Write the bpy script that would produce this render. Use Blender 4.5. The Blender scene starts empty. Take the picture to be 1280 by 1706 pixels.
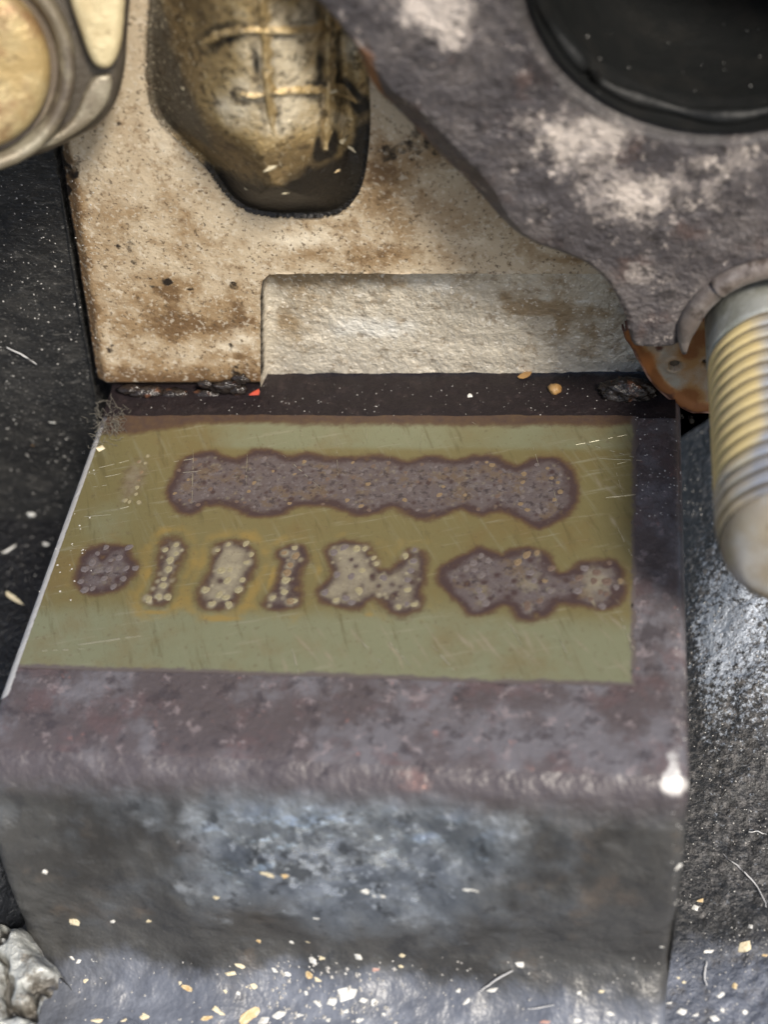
import bpy, bmesh, math, random
import numpy as np
from mathutils import Vector, Matrix

SC = bpy.context.scene
COL = SC.collection
R = math.radians

# ------------------------------------------------------------------ camera
# 1 unit = 1 cm.  Z up, the ground pad of the block lies in z = 0, the cylinder head stands in x-z.
F_PX = 2441.8626832361065
CAM = np.array([4.10732447, -8.22927027, 7.75534357])
ROT = np.array([[0.98680848, -0.01261206, 0.16140002],
                [0.11935772, 0.7302263, -0.67269851],
                [-0.10937443, 0.68308893, 0.72209885]])
cd = bpy.data.cameras.new('camera'); cam = bpy.data.objects.new('camera', cd); COL.objects.link(cam)
m = Matrix([list(ROT[i]) + [CAM[i]] for i in range(3)] + [[0, 0, 0, 1]])
cam.matrix_world = m
cd.sensor_width = 36; cd.lens = F_PX / 1706 * 36
cd.clip_start = .1; cd.clip_end = 500
cd.dof.use_dof = True; cd.dof.focus_distance = 11.0; cd.dof.aperture_fstop = .28
SC.camera = cam

# ------------------------------------------------------------------ sky, sun, exposure
SUN_DIR = Vector((.55, -.62, .95)).normalized()
w = bpy.data.worlds.new('World'); SC.world = w; w.use_nodes = True
nt = w.node_tree; bg = nt.nodes['Background']
sky = nt.nodes.new('ShaderNodeTexSky'); sky.sky_type = 'NISHITA'; sky.sun_disc = False
sky.sun_elevation = math.asin(SUN_DIR.z); sky.sun_rotation = math.atan2(SUN_DIR.x, SUN_DIR.y)
sky.air_density = 1.0; sky.dust_density = 3.0
nt.links.new(sky.outputs[0], bg.inputs[0]); bg.inputs[1].default_value = .09
sd_ = bpy.data.lights.new('sun', 'SUN'); sun = bpy.data.objects.new('sun', sd_); COL.objects.link(sun)
sd_.energy = 2.9; sd_.angle = R(12); sd_.color = (1, .93, .82)
sun.rotation_euler = SUN_DIR.to_track_quat('Z', 'Y').to_euler()
SC.view_settings.view_transform = 'Standard'; SC.view_settings.look = 'None'
SC.view_settings.exposure = .93; SC.view_settings.gamma = 1

# ------------------------------------------------------------------ small maths
def ray(p):
    return ROT @ np.array([p[0] - 640, 853 - p[1], -F_PX])
def at(p, axis, val):                     # the point of a real plane that a photograph pixel shows
    r = ray(p); i = 'xyz'.index(axis)
    return CAM + r * ((val - CAM[i]) / r[i])
rng = np.random.RandomState(7)
_T = rng.rand(512, 512)
def vn(x, y, s=0):
    x = np.asarray(x, float) + s * 17.31; y = np.asarray(y, float) + s * 9.73
    xi = np.floor(x).astype(int); yi = np.floor(y).astype(int)
    fx = x - xi; fy = y - yi
    fx = fx * fx * (3 - 2 * fx); fy = fy * fy * (3 - 2 * fy)
    g = lambda a, b: _T[a % 512, b % 512]
    return (g(xi, yi) * (1 - fx) + g(xi + 1, yi) * fx) * (1 - fy) + (g(xi, yi + 1) * (1 - fx) + g(xi + 1, yi + 1) * fx) * fy
def fbm(x, y, sc=1, oc=4, s=0, gain=.5):
    t = 0; a = 1; n = 0
    for k in range(oc):
        t = t + a * vn(x * sc, y * sc, s + k * 3); n += a; a *= gain; sc *= 2.03
    return t / n
def ss(a, b, x):
    t = np.clip((x - a) / (b - a), 0, 1); return t * t * (3 - 2 * t)
def sdf(poly, X, Y):                      # signed distance to a polygon, positive inside
    poly = np.asarray(poly, float); d = np.full(X.shape, 1e9); ins = np.zeros(X.shape, bool)
    n = len(poly)
    for i in range(n):
        a = poly[i]; b = poly[(i + 1) % n]; e = b - a
        wx = X - a[0]; wy = Y - a[1]
        t = np.clip((wx * e[0] + wy * e[1]) / (e @ e + 1e-12), 0, 1)
        d = np.minimum(d, (wx - e[0] * t) ** 2 + (wy - e[1] * t) ** 2)
        c = (a[1] > Y) != (b[1] > Y)
        with np.errstate(divide='ignore', invalid='ignore'):
            ins ^= c & (X < a[0] + (Y - a[1]) * e[0] / (e[1] if e[1] else 1e-12))
    d = np.sqrt(d); return np.where(ins, d, -d)
def smooth(poly, k=4):                    # closed Catmull-Rom
    P = np.asarray(poly, float); n = len(P); out = []
    for i in range(n):
        p0, p1, p2, p3 = P[i - 1], P[i], P[(i + 1) % n], P[(i + 2) % n]
        for j in range(k):
            t = j / k
            out.append(.5 * (2 * p1 + (p2 - p0) * t + (2 * p0 - 5 * p1 + 4 * p2 - p3) * t * t + (3 * p1 - p0 - 3 * p2 + p3) * t ** 3))
    return np.array(out)
def onY(pts, y): return np.array([at(p, 'y', y)[[0, 2]] for p in pts])
def onZ(pts, z): return np.array([at(p, 'z', z)[[0, 1]] for p in pts])

# ------------------------------------------------------------------ materials
def mat(name, base, layers=(), rough=.5, metal=0., bump=(), spec=.5, coat=0., stretch=(1, 1, 1)):
    """layers: dict(c=colour, n=(scale, detail, seed), a='R'|'G'|'B', k=noise weight, lo, hi, f, rough, metal).
    A layer covers where attribute + noise passes lo..hi; the attribute marks where paint, rust, stains or painted light and shade lie."""
    M = bpy.data.materials.new(name); M.use_nodes = True
    nt = M.node_tree; N = nt.nodes; L = nt.links
    b = N['Principled BSDF']
    tc = N.new('ShaderNodeTexCoord'); mp = N.new('ShaderNodeMapping'); mp.inputs['Scale'].default_value = stretch
    L.new(tc.outputs['Object'], mp.inputs[0])
    att = N.new('ShaderNodeAttribute'); att.attribute_name = 'marks'
    toe = N.new('ShaderNodeAttribute'); toe.attribute_name = 'toe'
    sep = N.new('ShaderNodeSeparateColor'); L.new(att.outputs['Color'], sep.inputs[0])
    def noise(scale, detail, seed, rgh=.6, st=None):
        n = N.new('ShaderNodeTexNoise'); n.noise_dimensions = '4D'
        n.inputs['Scale'].default_value = scale; n.inputs['Detail'].default_value = detail
        n.inputs['W'].default_value = seed; n.inputs['Roughness'].default_value = rgh
        src = mp.outputs[0]
        if st:
            m2 = N.new('ShaderNodeMapping'); m2.vector_type = 'TEXTURE'; m2.inputs['Rotation'].default_value = (0, 0, st[1]); m2.inputs['Scale'].default_value = (st[0], 1, 1)
            L.new(src, m2.inputs[0]); src = m2.outputs[0]
        L.new(src, n.inputs['Vector']); return n.outputs['Fac']
    def val(v):
        n = N.new('ShaderNodeValue'); n.outputs[0].default_value = v; return n.outputs[0]
    def math_(op, a, c):
        n = N.new('ShaderNodeMath'); n.operation = op
        for i, x in enumerate((a, c)):
            if isinstance(x, (int, float)): n.inputs[i].default_value = x
            else: L.new(x, n.inputs[i])
        return n.outputs[0]
    rgb = N.new('ShaderNodeRGB'); rgb.outputs[0].default_value = (*base, 1); col = rgb.outputs[0]
    ro = val(rough); me = val(metal)
    for l in layers:
        v = None
        if l.get('n'): v = noise(*l['n'], st=l.get('st'))
        if l.get('a'):
            A = att.outputs['Alpha'] if l['a'] == 'A' else toe.outputs['Fac'] if l['a'] == 'T' else sep.outputs['RGB'.index(l['a'])]
            v = A if v is None else math_('ADD', A, math_('MULTIPLY', math_('SUBTRACT', v, .5), l.get('k', 1.)))
        mr = N.new('ShaderNodeMapRange'); mr.interpolation_type = 'SMOOTHSTEP'
        mr.inputs['From Min'].default_value = l.get('lo', .4); mr.inputs['From Max'].default_value = l.get('hi', .6)
        mr.inputs['To Max'].default_value = l.get('f', 1.); L.new(v, mr.inputs['Value'])
        mk = mr.outputs[0]
        mx = N.new('ShaderNodeMix'); mx.data_type = 'RGBA'
        L.new(mk, mx.inputs[0]); L.new(col, mx.inputs[6]); mx.inputs[7].default_value = (*l['c'], 1); col = mx.outputs[2]
        for key in ('rough', 'metal'):
            if key in l:
                q = N.new('ShaderNodeMix'); L.new(mk, q.inputs[0]); L.new(ro if key == 'rough' else me, q.inputs[2])
                q.inputs[3].default_value = l[key]
                if key == 'rough': ro = q.outputs[0]
                else: me = q.outputs[0]
    L.new(col, b.inputs['Base Color']); L.new(ro, b.inputs['Roughness']); L.new(me, b.inputs['Metallic'])
    b.inputs['Specular IOR Level'].default_value = spec
    if coat: b.inputs['Coat Weight'].default_value = coat; b.inputs['Coat Roughness'].default_value = .25
    prev = None
    for (scale, detail, strength, dist) in bump:
        bn = N.new('ShaderNodeBump'); bn.inputs['Strength'].default_value = strength; bn.inputs['Distance'].default_value = dist
        L.new(noise(scale, detail, scale * 1.7), bn.inputs['Height'])
        if prev: L.new(prev, bn.inputs['Normal'])
        prev = bn.outputs[0]
    if prev: L.new(prev, b.inputs['Normal'])
    return M

MT = {}
# cast aluminium head: marks R = brown oil varnish, browner tone beside the flange, G = black grime, B = clean bare metal and painted warm highlights
MT['head'] = mat('cast_aluminium', (.52, .43, .305), [
    dict(c=(.37, .275, .175), n=(1.1, 6, 1., .65), lo=.44, hi=.66, f=.75),
    dict(c=(.78, .70, .555), a='B', n=(5, 7, 2., .65), k=1.3, lo=.2, hi=.95, f=.95),
    dict(c=(.27, .175, .085), a='R', n=(5, 8, 3., .7), k=2.0, lo=.10, hi=.75, f=.85, rough=.42),
    dict(c=(.13, .075, .036), a='R', n=(8, 8, 23., .72), k=2.4, lo=.55, hi=1.0, f=.85, rough=.38),
    dict(c=(.66, .60, .49), n=(24, 4, 25., .65), lo=.54, hi=.62, f=.5),
    dict(c=(.24, .16, .085), n=(14, 6, 4., .7), lo=.55, hi=.62, f=.6),
    dict(c=(.10, .07, .042), n=(30, 4, 5., .65), lo=.575, hi=.63, f=.8),
    dict(c=(.035, .026, .02), n=(12, 6, 15., .7), lo=.635, hi=.66, f=.85),
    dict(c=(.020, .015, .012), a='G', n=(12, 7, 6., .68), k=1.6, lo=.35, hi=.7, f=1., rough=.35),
], rough=.5, metal=.15, bump=[(55, 4, .45, .016), (6, 4, .2, .03)])
MT['recess'] = mat('sandcast_aluminium', (.54, .49, .40), [
    dict(c=(.70, .68, .62), a='B', n=(6, 5, 2.), k=1., lo=.2, hi=.85, f=.95),
    dict(c=(.27, .19, .10), a='R', n=(5, 7, 3., .68), k=1.8, lo=.2, hi=.8, f=.85),
    dict(c=(.23, .175, .115), n=(11, 6, 4., .68), lo=.53, hi=.63, f=.65),
    dict(c=(.80, .76, .68), n=(30, 3, 9.), lo=.57, hi=.64, f=.6),
    dict(c=(.022, .017, .013), a='G', n=(12, 5, 6.), k=.6, lo=.35, hi=.8, f=1.),
], rough=.40, metal=.3, bump=[(26, 3, .6, .035), (75, 2, .4, .015)])
# casting inside the pocket: marks R = brassy varnish and painted highlights, G = black oil, dark rib flanks and painted underside shade, B = painted flank shade
MT['pocket'] = mat('varnished_casting', (.30, .215, .105), [
    dict(c=(.12, .085, .042), n=(2.2, 6, 1., .65), lo=.45, hi=.62, f=.7),
    dict(c=(.46, .34, .16), a='R', n=(5, 7, 2., .68), k=1.6, lo=.10, hi=.6, f=.9),
    dict(c=(.80, .71, .53), a='R', n=(5, 7, 2., .68), k=1.6, lo=.45, hi=1.05, f=.95),
    dict(c=(.085, .075, .058), a='B', n=(5, 6, 22., .65), k=1.0, lo=.2, hi=.75, f=.9, metal=.3),
    dict(c=(.07, .05, .03), n=(14, 6, 4., .7), lo=.51, hi=.60, f=.75),
    dict(c=(.75, .66, .46), n=(30, 4, 9., .7), lo=.585, hi=.64, f=.6),
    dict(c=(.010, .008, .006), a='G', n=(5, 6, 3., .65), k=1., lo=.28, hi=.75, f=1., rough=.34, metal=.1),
], rough=.40, metal=.6, bump=[(20, 5, .6, .03), (55, 3, .6, .018)])
MT['flange'] = mat('burnt_steel', (.080, .072, .075), [
    dict(c=(.150, .133, .128), n=(2.6, 8, 1., .72), lo=.44, hi=.60, f=.85),
    dict(c=(.12, .072, .058), n=(3.0, 6, 7.), lo=.54, hi=.68, f=.5),
    dict(c=(.30, .265, .245), a='R', n=(4.2, 9, 2., .75), k=3.0, lo=.50, hi=.72, f=.85, rough=.5),
    dict(c=(.60, .53, .47), a='R', n=(8, 9, 12., .78), k=3.4, lo=.72, hi=.95, f=.9, rough=.5),
    dict(c=(.50, .44, .40), n=(9, 8, 8., .75), lo=.575, hi=.62, f=.65),
    dict(c=(.26, .11, .035), a='G', n=(9, 5, 3.), k=.8, lo=.35, hi=.8, f=.8),
    dict(c=(.036, .032, .033), n=(6, 8, 4., .75), lo=.53, hi=.61, f=.75),
    dict(c=(.50, .47, .45), a='B', n=(25, 5, 5., .7), k=1.2, lo=.55, hi=1., f=.85, rough=.35),
    dict(c=(.030, .027, .026), a='A', n=(5, 6, 51., .68), k=1.2, lo=.30, hi=.95, f=.9, metal=.05, rough=.55),  # wide shadow round the port mouth, painted into the colour
], rough=.42, metal=.3, bump=[(7, 7, .8, .06), (30, 4, .6, .025)])
MT['rim'] = mat('brown_steel_rim', (.16, .135, .12), [
    dict(c=(.30, .27, .25), n=(4, 7, 1., .7), lo=.47, hi=.60, f=.7), dict(c=(.06, .045, .038), n=(6, 7, 2., .7), lo=.52, hi=.62, f=.8)], rough=.42, metal=.3, bump=[(14, 5, .5, .03)])
MT['soot'] = mat('sooty_steel', (.0055, .006, .006), [
    dict(c=(.011, .0105, .0095), n=(4, 5, 1.), lo=.45, hi=.7, f=.6),
    dict(c=(.12, .12, .12), n=(30, 2, 2.), lo=.72, hi=.76, f=.8),
], rough=.5, spec=.22, bump=[(8, 4, .3, .04)])
# pad: marks R = brown etching round the stamping, G = yellow halo, B = pale worn middle and painted glints, A = painted greyish sheen
MT['pad'] = mat('ground_cast_iron', (.150, .130, .060), [
    dict(c=(.178, .186, .118), a='A', n=(1.2, 5, 1.), k=1.2, lo=.2, hi=.9, f=.95),
    dict(c=(.150, .095, .036), n=(1.6, 6, 2., .65), lo=.48, hi=.68, f=.42),
    dict(c=(.20, .195, .13), n=(16, 5, 31., .7), st=(14, -1.05), lo=.53, hi=.66, f=.45),
    dict(c=(.26, .25, .18), n=(22, 5, 32., .7), st=(12, .25), lo=.56, hi=.66, f=.45),
    dict(c=(.085, .07, .032), n=(12, 5, 33., .7), st=(9, -1.2), lo=.54, hi=.66, f=.5),
    dict(c=(.25, .175, .055), a='G', n=(5, 6, 3., .65), k=2.2, lo=.40, hi=1.3, f=.8),
    dict(c=(.080, .046, .028), a='R', n=(14, 5, 4., .65), k=.5, lo=.08, hi=.40, f=.9, rough=.5),
    dict(c=(.050, .032, .033), a='R', n=(14, 5, 4., .65), k=.5, lo=.30, hi=.58, f=.92, rough=.5),
    dict(c=(.108, .090, .090), a='R', n=(7, 6, 4., .7), k=1.4, lo=.60, hi=1.05, f=.9),
    dict(c=(.130, .090, .050), a='R', n=(4, 6, 14., .7), k=3.0, lo=1.02, hi=1.35, f=.6),
    dict(c=(.150, .135, .142), a='R', n=(20, 4, 11., .7), k=3.2, lo=1.08, hi=1.4, f=.6, rough=.33),
    dict(c=(.030, .022, .025), a='R', n=(16, 4, 17., .7), k=-3.2, lo=1.10, hi=1.4, f=.7),
    dict(c=(.235, .21, .15), a='B', n=(13, 5, 5., .65), k=.9, lo=.15, hi=.95, f=.85),
    dict(c=(.38, .345, .235), a='B', n=(20, 4, 45., .65), k=.8, lo=.70, hi=1.35, f=.9),
    dict(c=(.10, .075, .045), n=(22, 5, 6., .65), lo=.57, hi=.65, f=.4),
    dict(c=(.080, .066, .066), a='T', n=(9, 6, 61., .7), k=1.3, lo=.25, hi=.75, f=.95, metal=.05),
], rough=.36, metal=.35, bump=[(60, 3, .2, .01), (9, 5, .15, .02)])
MT['dot'] = mat('peened_dot', (.27, .20, .125), [dict(c=(.18, .13, .08), n=(6, 3, 1.), lo=.4, hi=.65, f=.8)], rough=.33, metal=.5)
MT['dot_pale'] = mat('peened_dot_pale', (.30, .27, .165), [dict(c=(.21, .18, .12), n=(6, 3, 1.), lo=.4, hi=.65, f=.8)], rough=.38, metal=.35)
MT['dot_grey'] = mat('peened_dot_grey', (.17, .15, .15), [dict(c=(.11, .085, .08), n=(6, 3, 1.), lo=.4, hi=.65, f=.8)], rough=.36, metal=.4)
MT['dot_brown'] = mat('peened_dot_brown', (.12, .085, .068), rough=.4, metal=.3)
MT['scratch'] = mat('bright_scratch', (.36, .34, .26), rough=.32, metal=.6)
# block paint: marks R = purple-brown top paint, G = bare bright metal edge, B = pink primer, A = sky sheen painted on the front
MT['block'] = mat('old_block_paint', (.060, .050, .052), [
    dict(c=(.110, .106, .118), n=(1.6, 7, 9., .68), lo=.44, hi=.58, f=.85),
    dict(c=(.085, .055, .056), n=(2.6, 7, 15., .68), lo=.50, hi=.62, f=.55),
    dict(c=(.19, .16, .165), n=(7, 7, 19., .72), lo=.55, hi=.62, f=.6),
    dict(c=(.030, .025, .028), n=(5, 7, 29., .72), lo=.53, hi=.60, f=.65),
    dict(c=(.24, .12, .105), n=(8, 6, 39., .7), lo=.61, hi=.66, f=.4),
    dict(c=(.27, .16, .15), a='B', n=(5, 7, 3., .7), k=1.8, lo=.50, hi=1.0, f=.6),
    dict(c=(.48, .47, .46), a='G', n=(14, 7, 5., .7), k=1.5, lo=.4, hi=.8, f=.95, rough=.4, metal=.25),
], rough=.40, bump=[(5, 6, .4, .05), (24, 4, .4, .02)], spec=.5, coat=.15)
MT['front'] = mat('worn_front_painted_sheen', (.045, .045, .044), [
    dict(c=(.020, .019, .018), n=(1.1, 5, 1., .6), lo=.44, hi=.62, f=.8),
    dict(c=(.085, .068, .054), n=(2.4, 5, 12., .6), lo=.54, hi=.68, f=.5),
    dict(c=(.20, .225, .255), a='A', n=(2.4, 5, 41., .55), k=2.0, lo=.10, hi=1.15, f=.95, metal=.9, rough=.30),  # A layers paint the bluish sky reflection in pale colour
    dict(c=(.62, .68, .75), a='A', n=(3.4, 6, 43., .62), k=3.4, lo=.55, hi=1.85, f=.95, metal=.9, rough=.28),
    dict(c=(.024, .025, .027), n=(5, 5, 14., .62), lo=.55, hi=.66, f=.7, rough=.45),
    dict(c=(.020, .023, .027), a='A', n=(6.5, 4, 47., .6), k=-4.0, lo=1.15, hi=1.6, f=.85, metal=.3),
    dict(c=(.72, .78, .84), a='A', n=(11, 4, 48., .6), k=4.5, lo=1.25, hi=1.65, f=.7, metal=.8, rough=.25),
    dict(c=(.095, .105, .130), a='T', n=(4, 7, 15., .68), k=1.6, lo=.20, hi=1.0, f=1., metal=0., rough=.42),
    dict(c=(.16, .175, .21), a='T', n=(2.5, 7, 16., .68), k=4., lo=.95, hi=1.6, f=.8),
    dict(c=(.058, .049, .053), a='R', n=(3, 5, 2., .6), k=.5, lo=.15, hi=.95, f=1., rough=.42, metal=.05),
    dict(c=(.115, .108, .118), a='R', n=(1.6, 7, 9., .68), k=3.5, lo=.85, hi=1.4, f=.85, metal=.05),
    dict(c=(.030, .025, .028), a='R', n=(5, 7, 29., .72), k=4., lo=1.1, hi=1.45, f=.65, metal=.05),
    dict(c=(.24, .14, .125), a='B', n=(5, 6, 3., .7), k=1.6, lo=.45, hi=1.05, f=.6, metal=0.),
    dict(c=(.50, .48, .46), a='G', n=(14, 6, 5., .65), k=.9, lo=.4, hi=.8, f=.95, rough=.35),
], rough=.42, bump=[(2.6, 2, .45, .10), (6.5, 3, .55, .06)], spec=.5, coat=.12)
MT['grease'] = mat('greasy_black_strip', (.010, .007, .008), [
    dict(c=(.026, .018, .018), n=(9, 6, 1.), lo=.5, hi=.72, f=.8),
    dict(c=(.30, .28, .26), n=(60, 2, 2.), lo=.71, hi=.75, f=.8),
], rough=.5, spec=.25, bump=[(25, 5, .5, .03)])
# floor casting: marks R = rough black at the right, G = black at the left, B = painted bluish glare
MT['floor'] = mat('grey_engine_casting', (.085, .095, .120), [
    dict(c=(.145, .16, .20), n=(2.5, 7, 1., .68), lo=.45, hi=.62, f=.8),
    dict(c=(.06, .055, .05), n=(6, 7, 2., .7), lo=.53, hi=.64, f=.7),
    dict(c=(.018, .018, .018), a='R', n=(6, 6, 3., .65), k=.6, lo=.3, hi=.8, f=1., rough=.45),
    dict(c=(.10, .095, .092), a='R', n=(18, 6, 13., .75), k=2.6, lo=.98, hi=1.25, f=.8),
    dict(c=(.36, .40, .46), a='B', n=(24, 5, 4., .72), k=3.2, lo=.72, hi=1.25, f=.9, metal=.35, rough=.3),  # bluish-white glare painted as pale colour
    dict(c=(.004, .004, .005), a='G', n=(6, 5, 3.), k=.4, lo=.3, hi=.8, f=1.),
], rough=.36, bump=[(16, 5, .9, .045), (45, 3, .5, .02)], coat=.15)
MT['cover'] = mat('black_painted_cover', (.013, .013, .013), [
    dict(c=(.030, .029, .027), n=(3, 6, 1., .65), lo=.45, hi=.62, f=.8),
    dict(c=(.075, .072, .066), n=(16, 6, 4., .72), st=(3, .5), lo=.55, hi=.65, f=.7),
    dict(c=(.26, .25, .23), n=(40, 4, 2., .7), lo=.60, hi=.65, f=.7),
], rough=.5, bump=[(26, 5, .6, .025)], stretch=(.8, 1, 1.4))
MT['gasket'] = mat('rusty_gasket_steel', (.40, .375, .31), [
    dict(c=(.36, .19, .06), a='R', n=(4, 6, 1., .65), k=1.4, lo=.15, hi=.75, f=.95, rough=.55),
    dict(c=(.24, .085, .022), a='R', n=(6, 6, 11., .65), k=1.6, lo=.55, hi=1.1, f=.9, rough=.6),
    dict(c=(.09, .035, .02), a='G', n=(9, 6, 2., .65), k=1.2, lo=.35, hi=.8, f=1.),
    dict(c=(.55, .33, .24), a='B', n=(14, 4, 3.), k=.6, lo=.4, hi=.8, f=.8),
], rough=.4, metal=.3, bump=[(20, 4, .3, .02)])
MT['zinc'] = mat('yellow_zinc_plating', (.72, .57, .27), [
    dict(c=(.47, .49, .53), a='R', n=(3, 5, 1., .6), k=.7, lo=.35, hi=.9, f=1., metal=.6, rough=.28),  # sky reflection on the right side, put into the colour
    dict(c=(.60, .50, .30), n=(3, 5, 2.), lo=.48, hi=.7, f=.5),
    dict(c=(.17, .13, .075), a='G', n=(8, 4, 3.), k=.5, lo=.2, hi=.7, f=.92),
    dict(c=(.40, .34, .25), n=(12, 5, 4.), lo=.62, hi=.75, f=.5),
], rough=.36, metal=.3, bump=[(30, 4, .12, .01)])
MT['tip'] = mat('worn_stud_end', (.34, .29, .215), [
    dict(c=(.46, .46, .44), n=(2, 5, 1.), lo=.45, hi=.6, f=.8),
    dict(c=(.22, .17, .11), n=(6, 6, 2., .65), lo=.54, hi=.64, f=.7)], rough=.36, metal=.35, bump=[(16, 4, .2, .015)])
MT['shank'] = mat('grey_stud_shank', (.25, .255, .22), [
    dict(c=(.40, .41, .39), n=(4, 5, 1.), lo=.45, hi=.7, f=.7),
    dict(c=(.10, .085, .06), n=(9, 5, 2.), lo=.58, hi=.72, f=.8)], rough=.45, metal=.4, bump=[(20, 4, .3, .02)])
MT['brass'] = mat('tarnished_brass', (.33, .24, .105), [
    dict(c=(.42, .345, .19), n=(1.6, 6, 1., .65), lo=.44, hi=.60, f=.8),
    dict(c=(.20, .11, .05), n=(1.3, 6, 2., .65), lo=.52, hi=.62, f=.85),
    dict(c=(.15, .11, .06), n=(10, 6, 3., .68), lo=.55, hi=.64, f=.6)], rough=.42, metal=.35, bump=[(14, 5, .5, .03)])
MT['land'] = mat('bright_land_metal', (.54, .46, .28), [
    dict(c=(.42, .33, .18), n=(3, 6, 1., .65), lo=.46, hi=.62, f=.7), dict(c=(.20, .14, .07), n=(9, 6, 2., .68), lo=.56, hi=.64, f=.6)], rough=.4, metal=.35, bump=[(14, 5, .4, .03)])
MT['collar'] = mat('dark_collar', (.06, .05, .038), [
    dict(c=(.13, .115, .09), n=(2.4, 6, 1.), lo=.5, hi=.66, f=.8), dict(c=(.05, .04, .032), n=(3, 6, 2., .65), lo=.52, hi=.64, f=.8)], rough=.42, metal=.3, bump=[(14, 5, .4, .03)])
MT['fitting'] = mat('dull_fitting_metal', (.16, .135, .095), [
    dict(c=(.28, .255, .19), n=(2.4, 6, 1., .65), lo=.44, hi=.60, f=.9),
    dict(c=(.09, .072, .055), n=(3.3, 7, 2., .68), lo=.52, hi=.62, f=.85)], rough=.4, metal=.35, bump=[(16, 5, .4, .03)])
MT['groove'] = mat('dark_groove', (.085, .065, .045), [dict(c=(.16, .125, .08), n=(4, 5, 1.), lo=.45, hi=.7, f=.8)], rough=.5, bump=[(14, 4, .3, .03)])  # plain dark tone for the groove and the gasket hole
MT['bracket'] = mat('weathered_bracket', (.36, .37, .35), [
    dict(c=(.56, .57, .55), n=(4, 7, 2., .68), lo=.47, hi=.60, f=.85),
    dict(c=(.15, .135, .11), n=(3.4, 7, 1., .7), lo=.50, hi=.58, f=.85),
    dict(c=(.07, .062, .05), a='R', n=(9, 6, 5., .7), k=1.5, lo=.45, hi=.95, f=.9),
    dict(c=(.10, .115, .15), a='G', n=(6, 6, 3., .7), k=1.5, lo=.6, hi=1.1, f=.8)], rough=.36, metal=.25, bump=[(9, 6, .9, .05), (40, 4, .5, .02)])
MT['rubber'] = mat('crumbly_black_rubber', (.014, .016, .020), [dict(c=(.16, .18, .21), n=(34, 3, 1.), lo=.66, hi=.73, f=.8)], rough=.4, bump=[(22, 5, .9, .05)])
MT['white'] = mat('white_chip', (.56, .56, .535), [dict(c=(.36, .33, .27), n=(2.2, 5, 1., .65), lo=.46, hi=.62, f=.7)], rough=.6)
MT['straw'] = mat('straw_chip', (.55, .49, .345), [dict(c=(.34, .27, .16), n=(2.2, 5, 1., .65), lo=.46, hi=.62, f=.75)], rough=.6)
MT['orange'] = mat('orange_chip', (.42, .29, .135), [dict(c=(.56, .48, .32), n=(1.5, 4, 1., .6), lo=.44, hi=.6, f=.8)], rough=.55)
MT['pink'] = mat('pink_chip', (.32, .19, .16), rough=.55)
MT['red'] = mat('red_chip', (.36, .055, .030), rough=.35)
MT['leaf'] = mat('dry_leaf', (.27, .16, .06), [dict(c=(.20, .10, .03), n=(12, 4, 1.), lo=.45, hi=.65, f=.8)], rough=.5)
MT['lint'] = mat('grey_lint', (.12, .11, .09), rough=.8)
MT['fibre'] = mat('pale_fibre', (.50, .50, .50), rough=.5)
MT['dust'] = mat('pale_dust', (.36, .35, .33), rough=.5)
MT['grime'] = mat('wet_black_grime', (.016, .012, .010), [
    dict(c=(.13, .055, .028), n=(9, 4, 1.), lo=.56, hi=.68, f=.8)], rough=.16, bump=[(18, 4, .6, .05)])

# ------------------------------------------------------------------ object helpers
def tag(o, label=None, cat=None, group=None, kind=None):
    if label: o['label'] = label
    if cat: o['category'] = cat
    if group: o['group'] = group
    if kind: o['kind'] = kind
    return o
def thing(name, loc, label, cat, group=None):
    o = bpy.data.objects.new(name, None); o.empty_display_size = .2; COL.objects.link(o); o.location = loc
    return tag(o, label, cat, group)
def link(name, me, material, parent=None):
    o = bpy.data.objects.new(name, me); COL.objects.link(o)
    if material: me.materials.clear(); me.materials.append(material)
    if parent:
        o.parent = parent
        r = parent
        off = Vector(r.location)
        while r.parent: r = r.parent; off += Vector(r.location)
        o.location = -off if parent.parent is None else -off   # meshes are built in world space
    return o
def mesh(name, V, Fc, material, parent=None, marks=None, flat=False):
    me = bpy.data.meshes.new(name); me.from_pydata([tuple(v) for v in V], [], [tuple(f) for f in Fc])
    if marks is not None:
        a = me.attributes.new('marks', 'FLOAT_COLOR', 'POINT')
        marks = np.asarray(marks); q = np.zeros((len(V), 4), np.float32); q[:, :min(4, marks.shape[1])] = marks[:, :4];
        if marks.shape[1] > 4:
            t_ = me.attributes.new('toe', 'FLOAT', 'POINT'); t_.data.foreach_set('value', np.ascontiguousarray(marks[:, 4], np.float32))
            a = me.attributes['marks']
        a.data.foreach_set('color', q.ravel())
    if not flat: me.shade_smooth()
    me.update(); return link(name, me, material, parent)
def from_bm(name, bm, material, parent=None, flat=False):
    me = bpy.data.meshes.new(name); bm.to_mesh(me); bm.free()
    if not flat: me.shade_smooth()
    return link(name, me, material, parent)
def grid_faces(nu, nv, keep=None):
    i, j = np.meshgrid(np.arange(nu - 1), np.arange(nv - 1), indexing='ij')
    a = i * nv + j
    Fc = np.stack([a, a + nv, a + nv + 1, a + 1], -1)
    if keep is not None: Fc = Fc[keep]
    return Fc.reshape(-1, 4)
def submesh(name, P, Fc, material, parent=None, marks=None):
    Fc = np.asarray(Fc); u, inv = np.unique(Fc.ravel(), return_inverse=True)
    return mesh(name, P[u], inv.reshape(-1, 4).tolist(), material, parent, None if marks is None else marks[u])
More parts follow.
